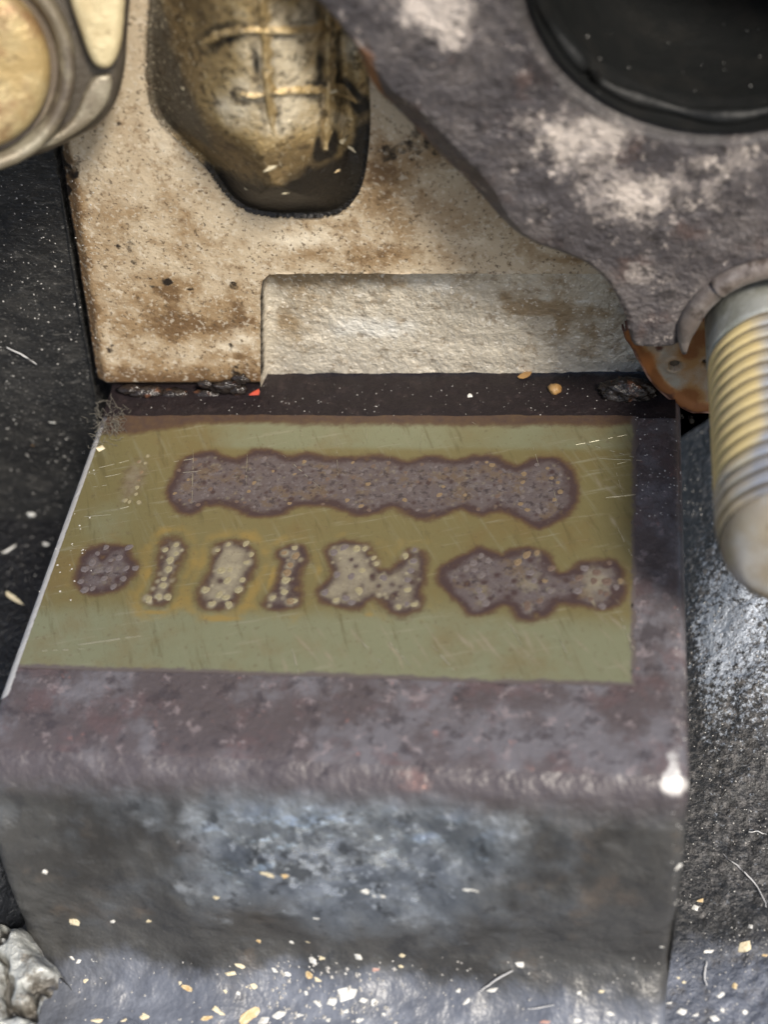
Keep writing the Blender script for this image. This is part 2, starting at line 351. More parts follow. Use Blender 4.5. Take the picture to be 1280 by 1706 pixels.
def snap(X, Z, fn, cell):                 # move grid points that lie close to a contour onto it
    s = fn(X, Z); e = cell * .25
    gx = (fn(X + e, Z) - fn(X - e, Z)) / (2 * e); gz = (fn(X, Z + e) - fn(X, Z - e)) / (2 * e)
    k = np.abs(s) < cell * .72
    return X - np.where(k, s * gx, 0), Z - np.where(k, s * gz, 0)
def tube(name, pts, rad, material, parent=None, n=8, taper=True):
    V = []; Fc = []; P = [Vector(p) for p in pts]
    for i, p in enumerate(P):
        d = (P[min(i + 1, len(P) - 1)] - P[max(i - 1, 0)]).normalized()
        a = d.orthogonal().normalized(); b = d.cross(a)
        r = rad[i] if hasattr(rad, '__len__') else rad * (1 - .6 * abs(2 * i / (len(P) - 1) - 1) if taper else 1)
        for k in range(n):
            t = 2 * math.pi * k / n; V.append(p + (a * math.cos(t) + b * math.sin(t)) * r)
    for i in range(len(P) - 1):
        for k in range(n):
            Fc.append((i * n + k, i * n + (k + 1) % n, (i + 1) * n + (k + 1) % n, (i + 1) * n + k))
    Fc.append(tuple(range(n))[::-1]); Fc.append(tuple((len(P) - 1) * n + k for k in range(n)))
    return mesh(name, V, Fc, material, parent)
def lathe(name, prof, org, axis, material, parent=None, n=72, marks=None, ph=lambda t: 0):
    """prof: (distance along the axis, radius)"""
    ax = Vector(axis).normalized(); a = ax.orthogonal().normalized(); b = ax.cross(a); V = []; Fc = []
    for (h, r) in prof:
        for k in range(n):
            t = 2 * math.pi * k / n
            V.append(Vector(org) + ax * h + (a * math.cos(t) + b * math.sin(t)) * r)
    for i in range(len(prof) - 1):
        for k in range(n): Fc.append((i * n + k, i * n + (k + 1) % n, (i + 1) * n + (k + 1) % n, (i + 1) * n + k))
    o = mesh(name, V, Fc, material, parent, marks)
    return o
def prism(name, poly2, frame, h0, h1, material, parent=None, bevel=.04, seg=3):
    """extrude an outline: frame = (origin, u, v, n); h1 is the top, rounded by bevel"""
    o, u, v, n = [Vector(q) for q in frame]; bm = bmesh.new()
    lo = [bm.verts.new(o + u * p[0] + v * p[1] + n * h0) for p in poly2]
    hi = [bm.verts.new(o + u * p[0] + v * p[1] + n * h1) for p in poly2]
    k = len(poly2); bm.faces.new(lo[::-1]); top = bm.faces.new(hi)
    for i in range(k): bm.faces.new((lo[i], lo[(i + 1) % k], hi[(i + 1) % k], hi[i]))
    bmesh.ops.recalc_face_normals(bm, faces=bm.faces)
    if bevel: bmesh.ops.bevel(bm, geom=list(top.edges), offset=bevel, segments=seg, affect='EDGES', profile=.5)
    bmesh.ops.triangulate(bm, faces=[f for f in bm.faces if len(f.verts) > 4])
    me = bpy.data.meshes.new(name); bm.to_mesh(me); bm.free()
    me.shade_smooth()
    try: me.set_sharp_from_angle(angle=R(40))
    except Exception: pass
    return link(name, me, material, parent)

# ================================================================== STRUCTURE: the casting floor
FZ = -1.9
def floor_z(X, Y):
    r = ss(4.3, 5.2, X)
    z = FZ + r * .6 * ss(-2.8, .5, Y) + .05 * (fbm(X, Y, .8, 3, 4) - .5)
    z = z + r * .055 * (fbm(X, Y, 7, 4, 5, .65) - .5) * 2 + (1 - r) * .02 * (fbm(X, Y, 5, 3, 6) - .5)
    return z
xs = np.arange(-4, 8.01, .03); ys = np.arange(-6.5, 1.6, .03)
X, Y = np.meshgrid(xs, ys, indexing='ij')
Z = floor_z(X, Y)
mk = np.stack([ss(4.0, 4.4, X + .4 * (fbm(X, Y, 1.5, 4, 8) - .5)) * (1 - .75 * ss(-2.9, -3.7, Y)),
               ss(-.1, -.5, X) * ss(-4.2, -3.2, Y + X * .2),
               ss(4.4, 4.8, X) * (.45 + .75 * np.exp(-(((X - 4.95) / .5) ** 2 + ((Y + .75) / .8) ** 2)))], -1).reshape(-1, 3)
fl = submesh('casting_floor', np.stack([X, Y, Z], -1).reshape(-1, 3), grid_faces(len(xs), len(ys)), MT['floor'], None, mk)
tag(fl, kind='structure')

# ================================================================== the stamped block
blk = thing('engine_block', (2.2, -1.6, FZ), 'dark painted engine block lug with a ground olive pad carrying two rows of dot stamping', 'engine block')
prof = [(.62, -.01), (.30, -.008), (.02, -.004), (-.6, -.004), (-1.4, -.004), (-2.2, -.004), (-2.6, -.004), (-2.95, -.008), (-3.12, -.018), (-3.20, -.045), (-3.27, -.11),
        (-3.38, -.29), (-3.49, -.53), (-3.57, -.80), (-3.62, -1.05), (-3.64, -1.3), (-3.66, -1.48), (-3.72, -1.62), (-3.79, -1.71), (-3.90, -1.79), (-4.02, -1.845), (-4.18, -1.885), (-4.4, -1.915), (-4.7, -1.96)]
pp = []
for a, b in zip(prof[:-1], prof[1:]):     # resample finely
    L_ = math.hypot(b[0] - a[0], b[1] - a[1]); n = max(1, int(L_ / .035))
    for k in range(n): pp.append((a[0] + (b[0] - a[0]) * k / n, a[1] + (b[1] - a[1]) * k / n))
pp.append(prof[-1]); pp = np.array(pp)
for _ in range(3): pp[1:-1] = .25 * pp[:-2] + .5 * pp[1:-1] + .25 * pp[2:]
tan = np.gradient(pp, axis=0); tan /= np.linalg.norm(tan, axis=1)[:, None]
nrm = np.stack([tan[:, 1], -tan[:, 0]], 1)            # outward (up / front)
nrm *= np.where(nrm[:, 1:] + -nrm[:, :1] < 0, -1, 1)
XR = 4.53
us = [(-.085, .9), (-.08, .06), (-.07, .036), (-.05, .02), (-.03, .010), (-.008, .002)] + [(x, 0) for x in np.arange(.01, XR - .09, .03)] + [(XR - .07, .004), (XR - .04, .014), (XR - .018, .035), (XR, .08), (XR + .006, .3), (XR + .01, 1.2)]
V = []; MK = []
for (u, ins) in us:
    q = pp - nrm * ins
    if ins > .25: q = np.minimum(pp - nrm * .1, pp) if False else np.stack([pp[:, 0] + (0 if ins < .5 else 0), np.maximum(pp[:, 1] - ins, -3)], 1)
    fr = 1 - ss(-.5, -.1, pp[:, 1])                      # 1 on the front face
    fr = ss(-3.15, -3.5, pp[:, 0])
    wob = .06 * (fbm(np.full(len(pp), u), pp[:, 0] * 1. + pp[:, 1], 2.0, 4, 11, .55) - .5) * fr * 2
    q = q + nrm * wob[:, None] * (ins < .25)
    # the right end of the front curves back
    for k in range(len(pp)):
        V.append((u + .055 * min(0, q[k, 1] + .05) * ss(2.8, 4.5, u), q[k, 0], q[k, 1]))
    s = pp[:, 0]
    edge = np.exp(-((s + 3.20) / .07) ** 2)
    bare = (1.15 if u < -.02 else .55 * (u < .005)) * (s < -.12) * (s > -2.75) + .62 * edge * ss(4.36, 4.46, u) + 0.8 * np.exp(-((u - 4.43) / .05) ** 2 - ((s + 3.06) / .16) ** 2) \
        + .72 * np.exp(-((u - 4.38) / .07) ** 2 - ((s + 3.2) / .06) ** 2)
    MK.append(np.stack([ss(-3.46, -3.20, s), bare,
                        .12 * np.exp(-((s + 3.20) / .10) ** 2) + .6 * np.exp(-((u - 2.83) / .2) ** 2 - ((s + 3.24) / .09) ** 2) + .22 * (s < .0) * ss(1., 4.4, u) * (s > -3.2),
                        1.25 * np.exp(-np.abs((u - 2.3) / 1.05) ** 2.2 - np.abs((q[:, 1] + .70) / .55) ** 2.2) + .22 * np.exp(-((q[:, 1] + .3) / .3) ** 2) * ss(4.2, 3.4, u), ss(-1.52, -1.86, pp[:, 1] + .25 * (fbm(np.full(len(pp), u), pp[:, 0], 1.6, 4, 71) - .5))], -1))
nu, nv = len(us), len(pp)
isf = np.zeros((nu - 1, nv - 1), bool); isf[:, pp[:-1, 0] < -3.12] = True
body = submesh('block_body', np.array(V), grid_faces(nu, nv, ~isf)[:, ::-1], MT['block'], blk, np.concatenate(MK))
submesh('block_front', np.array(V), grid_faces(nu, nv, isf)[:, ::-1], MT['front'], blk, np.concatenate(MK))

# greasy strip between the pad and the head
gx = np.arange(-.05, 4.50, .02); gy = np.arange(.0, .60, .02)
X, Y = np.meshgrid(gx, gy, indexing='ij')
edge = .04 + .05 * fbm(X, Y * 0, 2.4, 4, 3) + .05 * ss(.9, .2, X)
Zs = .002 + .02 * ss(.0, .12, Y - edge * 0) * fbm(X, Y, 9, 4, 2, .6) + .03 * ss(.12, .4, Y) * fbm(X, Y, 3, 4, 9)
submesh('grease_strip', np.stack([X, Y, Zs], -1).reshape(-1, 3), grid_faces(len(gx), len(gy)), MT['grease'], blk)

# the ground pad with its etched blobs
BL = {
 'row': [(272,820),(285,790),(300,762),(330,750),(355,748),(385,760),(405,755),(430,745),(460,748),(480,757),(510,752),(560,757),(600,757),(640,755),(680,765),(720,757),(760,765),(790,756),(830,757),(860,770),(890,760),(930,760),(955,778),(967,810),(962,850),(935,872),(900,885),(865,870),(835,858),(800,862),(770,852),(745,862),(715,872),(690,868),(655,852),(625,862),(590,862),(560,848),(530,845),(490,848),(470,862),(420,865),(385,850),(350,845),(325,860),(300,858),(280,845)],
 'a': [(122,960),(135,920),(165,907),(215,907),(222,925),(238,945),(215,975),(190,990),(155,995),(130,985)],
 'b': [(232,1000),(245,975),(255,950),(258,910),(270,893),(300,890),(318,910),(312,940),(300,965),(292,1000),(275,1015),(245,1015)],
 'c': [(322,995),(335,965),(345,930),(355,905),(390,895),(420,905),(432,930),(425,960),(412,990),(395,1015),(350,1022),(330,1015)],
 'd': [(435,1005),(455,975),(462,945),(455,920),(480,905),(510,905),(520,930),(505,955),(508,985),(500,1015),(460,1022),(440,1018)],
 'e': [(520,985),(545,955),(535,925),(550,902),(600,898),(625,910),(640,945),(665,930),(680,912),(705,912),(718,940),(710,985),(705,1020),(670,1032),(640,1020),(620,1005),(600,1020),(560,1015),(530,1005)],
 'f': [(722,965),(735,940),(770,920),(800,910),(840,915),(880,908),(915,920),(935,950),(965,935),(1010,930),(1040,940),(1048,975),(1035,1010),(1000,1022),(965,1015),(935,1010),(915,1030),(880,1040),(855,1030),(845,1012),(820,1025),(785,1028),(760,1005),(740,990)],
}
DOTS = [
 [(232,770),(242,772),(235,788),(231,800),(229,811),(226,824),(232,838),(217,835),(207,834),(246,760)],
 [(361,784),(314,800),(291,823),(300,833),(317,835),(331,842),(351,815),(345,826),(298,784),(324,767),(333,775)],
 [(441,765),(454,786),(424,806),(415,819),(394,835),(409,838),(423,846),(439,831),(403,793)],
 [(489,791),(505,770),(514,805),(544,778),(547,787),(545,799),(541,827),(536,840),(483,840),(497,780)],
 [(589,772),(621,777),(647,772),(589,796),(614,807),(579,833),(589,841),(603,845),(617,850),(572,819),(603,790)],
 [(704,775),(726,778),(743,782),(678,787),(695,802),(716,799),(674,811),(685,816),(674,833),(698,849),(716,852),(733,826),(740,812)],
 [(776,785),(795,771),(822,775),(832,788),(834,802),(832,814),(831,826),(826,843),(798,849),(772,837),(777,826),(811,771)],
 [(874,790),(872,804),(870,816),(870,828),(869,840),(894,775),(918,797),(935,792),(934,819),(925,833),(911,849),(881,850),(898,852),(930,805),(914,780)],
 [(175,914),(162,923),(215,913),(154,936),(141,949),(136,967),(184,934),(182,950),(210,947),(224,948),(189,977),(154,981),(141,984),(200,930),(165,950),(205,965),(172,966)],
 [(276,915),(293,908),(293,922),(284,935),(280,950),(273,965),(272,976),(264,995),(278,995),(245,997)],
 [(362,917),(380,908),(409,907),(416,924),(414,938),(404,967),(397,983),(366,951),(384,949),(380,967),(342,983),(364,990),(376,996),(383,1008),(353,1006)],
 [(475,922),(492,913),(492,926),(482,943),(477,957),(476,969),(473,987),(455,996),(482,1002),(489,1002)],
 [(557,920),(573,914),(595,914),(608,915),(620,929),(628,939),(563,958),(584,960),(542,988),(561,1000),(575,997),(587,1004),(638,962),(604,950),(600,985)],
 [(675,927),(691,917),(685,950),(682,967),(679,983),(678,1007),(692,1008),(664,1011),(688,935)],
 [(792,951),(801,960),(798,984),(804,993),(810,1005),(789,939),(802,927),(815,935),(778,945)],
 [(878,925),(896,922),(920,948),(908,969),(918,984),(902,1000),(878,1008),(881,1016),(884,954),(890,966),(865,935)],
 [(992,954),(1017,939),(1035,969),(1026,978),(1003,1012),(985,999),(961,984),(967,963),(1011,969),(1000,987),(976,948),(990,970),(1012,990)],
]
xs = np.arange(-.005, 4.201, .010); ys = np.arange(-2.515, .045, .010)
X, Y = np.meshgrid(xs, ys, indexing='ij')
wx = X + .05 * (fbm(X, Y, 5, 3, 1) - .5); wy = Y + .05 * (fbm(X, Y, 5, 3, 2) - .5)
Rm = np.zeros(X.shape); Gm = np.zeros(X.shape); Bm = np.zeros(X.shape)
strength = dict(row=1.06, a=1.05, b=.72, c=.8, d=.95, e=.9, f=1.05)
pale = dict(row=0, a=0, b=.85, c=.8, d=.45, e=.8, f=.2)
halo = dict(row=.35, a=.5, b=.95, c=.95, d=.6, e=.5, f=.35)
for k, p in BL.items():
    s = sdf(smooth(onZ(p, 0)), wx, wy)
    Rm = np.maximum(Rm, strength[k] * ss(-.06, .15, s))
    Gm = np.maximum(Gm, halo[k] * ss(-.20, -.02, s) * ss(.05, -.05, s))
    Bm = np.maximum(Bm, pale[k] * ss(.01, .13, s) * (.45 + .9 * fbm(X, Y, 3.5, 3, 21)))
def gauss(px, py, rx, ry, z=0):
    c_ = at((px, py), 'z', z); return np.exp(-((X - c_[0]) / rx) ** 2 - ((Y - c_[1]) / ry) ** 2)
Bm = np.maximum(Bm, .6 * gauss(885, 970, .14, .12)); Bm = np.maximum(Bm, .75 * gauss(995, 970, .13, .18)); Bm = np.maximum(Bm, .65 * gauss(800, 990, .06, .14))
Bm = np.maximum(Bm, .62 * gauss(222, 800, .11, .28)); Bm = np.maximum(Bm, .35 * gauss(432, 800, .09, .13)); Bm = np.maximum(Bm, .3 * gauss(795, 805, .1, .12))
Rm = np.maximum(Rm, .30 * gauss(222, 800, .13, .30))
# dirt creeping in from the edges
top = ss(.13, .0, -Y - .06 * fbm(X, Y, 3, 4, 7) - .12 * ss(.8, .2, X))
Rm = np.maximum(Rm, .42 * top)
rag = fbm(X, Y, 10, 4, 51, .65)
Em = np.maximum(ss(4.12, 4.215, X), np.maximum(ss(-2.435, -2.53, Y), .9 * ss(.04, .0, X) * 0))
Am = np.clip(ss(-1.75, -2.2, Y + .15 * (fbm(X, Y, 1.5, 3, 31) - .5)) + .75 * ss(-.42, -.30, Y) * ss(.0, -.06, Y + .02) * ss(.5, 1.2, X) + .5 * gauss(560, 880, .5, .1) * 0 + .55 * gauss(170, 870, .3, .3), 0, 1)  # lighter sheen painted on the front and back bands
for q in [(258,1021,.13,.03,1.5),(368,1031,.18,.035,1.6),(452,965,.035,.16,1.2),(246,955,.04,.12,1.2),(530,955,.04,.12,.9),(325,940,.03,.15,1.),(262,905,.10,.03,.8),(615,1025,.05,.03,1.)]: Gm = np.maximum(Gm, q[4] * gauss(*q[:4]))
dr = random.Random(11)
for _ in range(46):                            # rubbed streaks across the front strip and the right end
    px = dr.uniform(420, 1050); py = dr.uniform(1045, 1115)
    if dr.random() < .25: px, py = dr.uniform(985, 1052), dr.uniform(730, 1040)
    c_ = at((px, py), 'z', 0); an = -1.0 + dr.uniform(-.2, .2); u_ = (X - c_[0]) * math.cos(an) + (Y - c_[1]) * math.sin(an); v_ = -(X - c_[0]) * math.sin(an) + (Y - c_[1]) * math.cos(an)
    Bm = np.maximum(Bm, dr.uniform(.4, .95) * np.exp(-(u_ / dr.uniform(.06, .18)) ** 2 - (v_ / dr.uniform(.008, .022)) ** 2))
for ci, ch in enumerate(DOTS):                 # specular glints of the punch marks, painted as soft pale spots
    lv = {0: .95, 9: 1.25, 10: 1.15, 11: .95, 12: 1.05, 13: .9, 8: .35, 14: .45, 15: .5, 16: .5}.get(ci, .38)
    for p in ch: Bm = np.maximum(Bm, lv * dr.uniform(.55, 1.25) * gauss(p[0], p[1], (.040 if ci > 7 else .022), (.044 if ci > 7 else .024)))
for k, n_, lv, rad in [('row', 420, .50, .017), ('a', 40, .42, .022), ('b', 22, 1.0, .024), ('c', 34, .95, .024), ('d', 22, .7, .024), ('e', 60, .85, .024), ('f', 95, .48, .023)]:
    P_ = onZ(BL[k], 0); s_ = sdf(smooth(P_), X, Y); ok_ = np.argwhere(s_ > .055)
    for _ in range(n_):
        i, j = ok_[dr.randrange(len(ok_))]; a0, a1, b0, b1 = max(0, i - 7), i + 8, max(0, j - 7), j + 8
        x0, y0_ = X[i, j], Y[i, j]; r_x = rad * dr.uniform(.7, 1.25)
        g = np.exp(-((X[a0:a1, b0:b1] - x0) / r_x) ** 2 - ((Y[a0:a1, b0:b1] - y0_) / (r_x * 1.15)) ** 2) * dr.uniform(.4, 1.2)
        if dr.random() < .66: Bm[a0:a1, b0:b1] = np.maximum(Bm[a0:a1, b0:b1], lv * g)
        else:
            Bm[a0:a1, b0:b1] *= 1 - .8 * np.clip(g, 0, 1); Rm[a0:a1, b0:b1] *= 1 - .40 * np.clip(g, 0, 1)
mk = np.stack([Rm, Gm, Bm, Am, Em], -1).reshape(-1, 5)
# slightly ragged outline of the ground area
jx = np.where(X > 4.185, .05 * (fbm(X, Y, 9, 3, 5) - .5), 0); jy = np.where((Y < -2.46) | (Y > .0), .03 * (fbm(X, Y * .1, 3, 4, 6) - .5), 0)
pad = submesh('ground_pad', np.stack([X + jx, Y + jy, np.full(X.shape, .003) + .002 * (fbm(X, Y, 3, 3, 4) - .5)], -1).reshape(-1, 3), grid_faces(len(xs), len(ys)), MT['pad'], blk, mk)

rd = random.Random(3)
DM = {}
def dot_mesh(i, mt):
    if (i, mt) in DM: return DM[i, mt]
    rr = random.Random(i); bm = bmesh.new(); n = 10; prev = None; jit = [rr.uniform(.75, 1.25) for _ in range(n)]
    for (q, z) in [(1.35, -.02), (1.0, .22), (.7, .30), (.4, .10), (.15, .02)]:      # low lip round a punched pit
        ring = [bm.verts.new((math.cos(2 * math.pi * k / n) * q * jit[k], math.sin(2 * math.pi * k / n) * q * jit[k], z * rr.uniform(.7, 1.3))) for k in range(n)]
        if prev:
            for k in range(n): bm.faces.new((prev[k], prev[(k + 1) % n], ring[(k + 1) % n], ring[k]))
        prev = ring
    bm.faces.new(prev); me = bpy.data.meshes.new('punched_dot'); bm.to_mesh(me); bm.free(); me.shade_smooth()
    me.materials.append(MT[mt]); DM[i, mt] = me; return me
for ci, ch in enumerate(DOTS):
    mt_ = {0: ['dot', 'dot_pale'], 9: ['dot_pale'], 10: ['dot_pale'], 11: ['dot_pale', 'dot'], 12: ['dot_pale', 'dot_grey'], 13: ['dot_pale', 'dot_grey'], 7: ['dot', 'dot_grey'], 8: ['dot_grey'], 14: ['dot_grey']}.get(ci, ['dot', 'dot_grey', 'dot_brown', 'dot_brown'])
    for p in ch:
        c_ = at(p, 'z', 0); r = (.013 if ci < 8 else .019) * rd.uniform(.7, 1.2)
        o = bpy.data.objects.new('punched_dot', dot_mesh(rd.randrange(6), rd.choice(mt_))); COL.objects.link(o); o.parent = pad
        o.location = (c_[0] + rd.gauss(0, .005), c_[1] + rd.gauss(0, .005), .0035); o.scale = (r, r * rd.uniform(1, 1.3), r * .5); o.rotation_euler = (0, 0, rd.uniform(-.4, .4))
# scratches: shallow burrs along thin lines
SCR = [((500,705),(506,750),1.6),((655,700),(650,770),1.3),((468,755),(535,815),2.4),((885,735),(900,780),2.),((920,805),(932,850),1.8),((945,745),(1060,722),2.2),((970,738),(1065,765),2.),
       ((1005,780),(1045,770),1.4),((1000,765),(1070,768),1.2),((1020,760),(1040,830),1.4),((1030,880),(1060,940),3.),((1010,830),(1060,825),1.4),
       ((150,800),(200,790),2.2),((165,780),(215,768),1.6),((155,812),(185,808),1.5),((200,848),(222,843),2.),((140,862),(185,858),1.6),((322,750),(320,835),1.8),((412,752),(410,810),1.4),
       ((720,1075),(760,1120),4),((600,1065),(640,1110),4),((640,1060),(690,1115),3.5),((485,1075),(500,1130),4),((1035,1030),(1060,1090),4),((930,1060),(955,1110),3),((130,1075),(235,1060),3),((70,1085),(140,1082),3),
       ((850,1040),(872,1080),2.5),((290,770),(330,764),1.4),((290,790),(335,785),1.3),((560,735),(564,800),1.2),((610,705),(612,740),1.2),((705,720),(700,745),1.2),((780,700),(800,712),1.3)]
V = []; Fc = []
for a, b, wd in SCR:
    A = at(a, 'z', 0); B = at(b, 'z', 0); d = B - A; L_ = np.linalg.norm(d); n_ = np.array([-d[1], d[0], 0]) / L_ * wd / 640
    k0 = len(V); K = max(3, int(L_ / .035))
    for k in range(K + 1):
        t = k / K; p = A + d * t; ww = math.sin(math.pi * min(1, max(.04, t))) ** .5 * rd.uniform(.25, 1)
        p = p + n_ * rd.uniform(-.5, .5)
        V += [p - n_ * ww + [0, 0, .0052], p + [0, 0, .0075], p + n_ * ww + [0, 0, .0052]]
    for k in range(K):
        if rd.random() < .34: continue
        q = k0 + 3 * k; Fc += [(q, q + 3, q + 4, q + 1), (q + 1, q + 4, q + 5, q + 2)]
sc_ = mesh('scratch_marks', V, Fc, MT['scratch'], blk); sc_['kind'] = 'stuff'

# ================================================================== the cylinder head
YW = .322
head = thing('cylinder_head', (2.4, YW, .03), 'beige stained aluminium cylinder head face standing behind the stamped pad', 'cylinder head')
POCK = smooth(onY([(262,-420),(252,-60),(250,0),(245,70),(246,140),(262,195),(310,245),(345,280),(375,322),(405,347),(440,358),(490,361),(545,359),(580,345),(602,312),(612,270),(618,200),(615,120),(612,60),(610,-60),(606,-420)], YW), 4)
REC = onY([(434,680),(434,490),(437,468),(446,459),(462,456),(1150,456),(1150,680)], YW)
p_ = lambda X, Z: sdf(POCK, X, Z)
r_ = lambda X, Z: sdf(REC, X, Z)
HC = .0135
xs = np.arange(-.45, 5.6, HC); zs = np.arange(.03, 4.3, HC)
X, Z = np.meshgrid(xs, zs, indexing='ij')
X, Z = snap(X, Z, p_, HC); X, Z = snap(X, Z, r_, HC)
Z[:, 0] = np.where(X[:, 0] > 1.43, Z[:, 0] + .035 * (fbm(X[:, 0], X[:, 0] * 0, 2.6, 4, 90) - .42), Z[:, 0] - .012 * fbm(X[:, 0], X[:, 0] * 0, 9, 3, 91))
sp = p_(X, Z); sr = r_(X, Z)
C1 = at((485, 110), 'y', YW + .1)            # the domed waffle in the middle of the pocket
ZB = at((500, 300), 'y', YW + .2)[2]
bulge = ss(-.06, .72, sp + .03 * (fbm(X, Z, 2.2, 3, 12) - .5)) ** .85
dpock = np.where(sp > 0, ss(0, .03, sp) * .04 - .50 * bulge, 0)
# right-hand cheek of the bulge, lower than the waffle
dpock = dpock + .12 * ss(C1[0] + .26, C1[0] + .40, X) * ss(.05, .2, sp)
drec = ss(0, .03, sr) * .165 - .02 * ss(.0, .5, sr) * (fbm(X, Z, 2, 3, 4) - .4)
xl = -.185 + .14 * Z + .03 * (fbm(Z, Z * 0, 1.5, 3, 3) - .5)
le = X - xl
droll = .5 * ss(.0, -.07, le) + .05 * ss(.1, .0, le)
lowr = .05 * ss(.10, .03, Z) * (sr < 0)
grain = .006 * (fbm(X, Z, 14, 4, 6, .6) - .5) + .015 * (fbm(X, Z, 1.2, 3, 7) - .5)
grain = grain + np.where(sr > 0, .030 * (fbm(X, Z, 7, 4, 9, .6) - .5), 0)
dep = dpock + drec + droll + lowr + grain
P = np.stack([X, YW + dep, Z], -1).reshape(-1, 3)
def gY(px, py, rx, rz, y=YW):
    c_ = at((px, py), 'y', y); return np.exp(-((X - c_[0]) / rx) ** 2 - ((Z - c_[2]) / rz) ** 2)
Rm = .55 * gY(330, 540, .32, .09) + .5 * gY(290, 560, .12, .10) + .45 * gY(270, 480, .18, .16) + .75 * ss(.30, .02, Z + .12 * (fbm(X, Z, 3, 3, 1) - .5)) * (X < 1.42) \
    + .75 * gY(960, 432, .22, .05) + .8 * ss(.17, .0, le) + .3 * gY(160, 380, .2, .5) + .45 * gY(640, 290, .12, .35) + .35 * gY(690, 260, .2, .15) + .25 * gY(640, 430, .5, .1)
Rm = Rm + .42 * gY(280, 540, .75, .42) * (X < 1.42) + .22 * gY(200, 380, .5, .4) + .30 * gY(700, 330, .25, .5) + .18 * gY(560, 420, .9, .15) + .5 * ss(.42, .10, Z) * (X < 1.42) * (.4 + fbm(X, Z, 2.5, 4, 44))
Rm = Rm + .38 * np.exp(-((X - Z * .35 - 0.35) / .07) ** 2) * ss(.55, .8, Z) * ss(1.2, .8, Z)
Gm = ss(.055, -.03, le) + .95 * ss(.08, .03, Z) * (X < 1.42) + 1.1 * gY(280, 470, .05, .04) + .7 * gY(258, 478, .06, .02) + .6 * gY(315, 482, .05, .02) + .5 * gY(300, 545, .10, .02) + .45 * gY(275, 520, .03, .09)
Bm = .9 * gY(395, 570, .22, .16) + .7 * gY(520, 400, .5, .12) + .5 * gY(780, 400, .35, .14) + .5 * gY(270, 230, .2, .2) + .35 * gY(330, 330, .2, .1) + .6 * np.exp(-((X - 1.36) / .05) ** 2) * (Z < 1.1) * (Z > .2)
Rm = Rm + .34 * ss(.48, .68, fbm(X, Z, 1.7, 5, 81, .6)) + .2 * ss(.5, .7, fbm(X, Z, 4., 4, 82, .6))
Gm = Gm + .55 * ss(.66, .74, fbm(X, Z, 3.4, 4, 83, .6))
hmk = np.stack([Rm, Gm, Bm], -1).reshape(-1, 3)
cx = lambda A: .25 * (A[:-1, :-1] + A[1:, :-1] + A[:-1, 1:] + A[1:, 1:])
behind = cx(np.hypot((X - 4.55) / 1.05, (Z - 3.55) / 1.0)) < 1; inP = cx(sp) > 0; inR = cx(sr) > 0
submesh('head_face', P, grid_faces(len(xs), len(zs), (~inP) & (~inR) & (~behind) & (cx(le) > -.3))[:, ::-1], MT['head'], head, hmk)
# recessed sand-cast panel, its lower edge ragged
Rm = .3 * ss(.45, .62, fbm(X, Z, 2.2, 5, 85, .6)) + .5 * gY(560, 480, .6, .12) + .3 * gY(960, 500, .3, .3) + .85 * gY(890, 535, .20, .06) + .7 * gY(935, 555, .04, .13) + .45 * gY(480, 560, .10, .25) + .55 * gY(520, 480, .35, .05) + .35 * gY(1000, 560, .2, .2) + .4 * gY(840, 515, .06, .05)
Gm = .9 * ss(.035, .0, sr) * 1.0 * (Z > .15) + .55 * gY(940, 565, .02, .10) + .3 * gY(1010, 575, .03, .03)  # first term paints the shadow line inside the recess edge
Bm = .85 * gY(620, 570, .45, .14) + .5 * gY(740, 500, .4, .1) + .35 * gY(900, 480, .3, .06)
submesh('recessed_panel', P, grid_faces(len(xs), len(zs), inR & ~inP)[:, ::-1], MT['recess'], head, np.stack([Rm, Gm, Bm], -1).reshape(-1, 3))
Rm = .95 * gY(485, 30, .30, .40) + .75 * gY(500, 150, .22, .25) + .7 * gY(405, 110, .14, .22) + .45 * gY(590, 200, .07, .2) + .5 * gY(590, 90, .07, .2)
DEP = dep
def head_y(x, z):
    i = int(np.clip(round((x + .45) / HC), 0, len(xs) - 1)); j = int(np.clip(round((z - .03) / HC), 0, len(zs) - 1))
    return YW + DEP[i, j]
def surf_pt(p):
    y = YW
    for _ in range(12):
        q = at(p, 'y', y); y = .5 * y + .5 * head_y(q[0], q[2])
    return at(p, 'y', y)
# raised waffle ribs on the bulge, darker bands along their flanks
RIBS = [([(434,-60),(436,10),(439,60),(441,110),(447,160),(455,225)], 11), ([(338,76),(365,58),(400,50),(440,49),(480,50),(530,48),(566,44),(600,42)], 9),
        ([(543,-40),(546,40),(547,90),(547,140),(547,190),(541,250)], 10), ([(448,157),(480,152),(515,150),(546,153)], 10), ([(400,158),(420,159),(446,158)], 6), ([(546,153),(560,150),(580,156),(596,170)], 8)]
flank_dark = np.zeros(X.shape)
for pts, wpx in RIBS:
    W_ = np.array([surf_pt(q)[[0, 2]] for q in pts])
    dd = np.full(X.shape, 9.)
    for a, b in zip(W_[:-1], W_[1:]):
        e = b - a; t = np.clip(((X - a[0]) * e[0] + (Z - a[1]) * e[1]) / (e @ e), 0, 1); dd = np.minimum(dd, np.hypot(X - a[0] - t * e[0], Z - a[1] - t * e[1]))
    flank_dark = np.maximum(flank_dark, np.exp(-((dd - .045) / .042) ** 2))
bot = np.clip(1.25 * ss(ZB + .72, ZB + .10, Z + .14 * (fbm(X, Z, 3, 4, 3) - .5) - .35 * (X - C1[0]) * (X < C1[0])), 0, 1.3)  # oily black together with painted shade under the bulge
Rm = .95 * gY(485, 20, .40, .45) + .8 * gY(500, 140, .24, .25) + .75 * gY(400, 120, .16, .18) + .55 * gY(575, 200, .10, .2) + .6 * gY(590, 90, .07, .2)  # highlights of the dome painted in pale gold
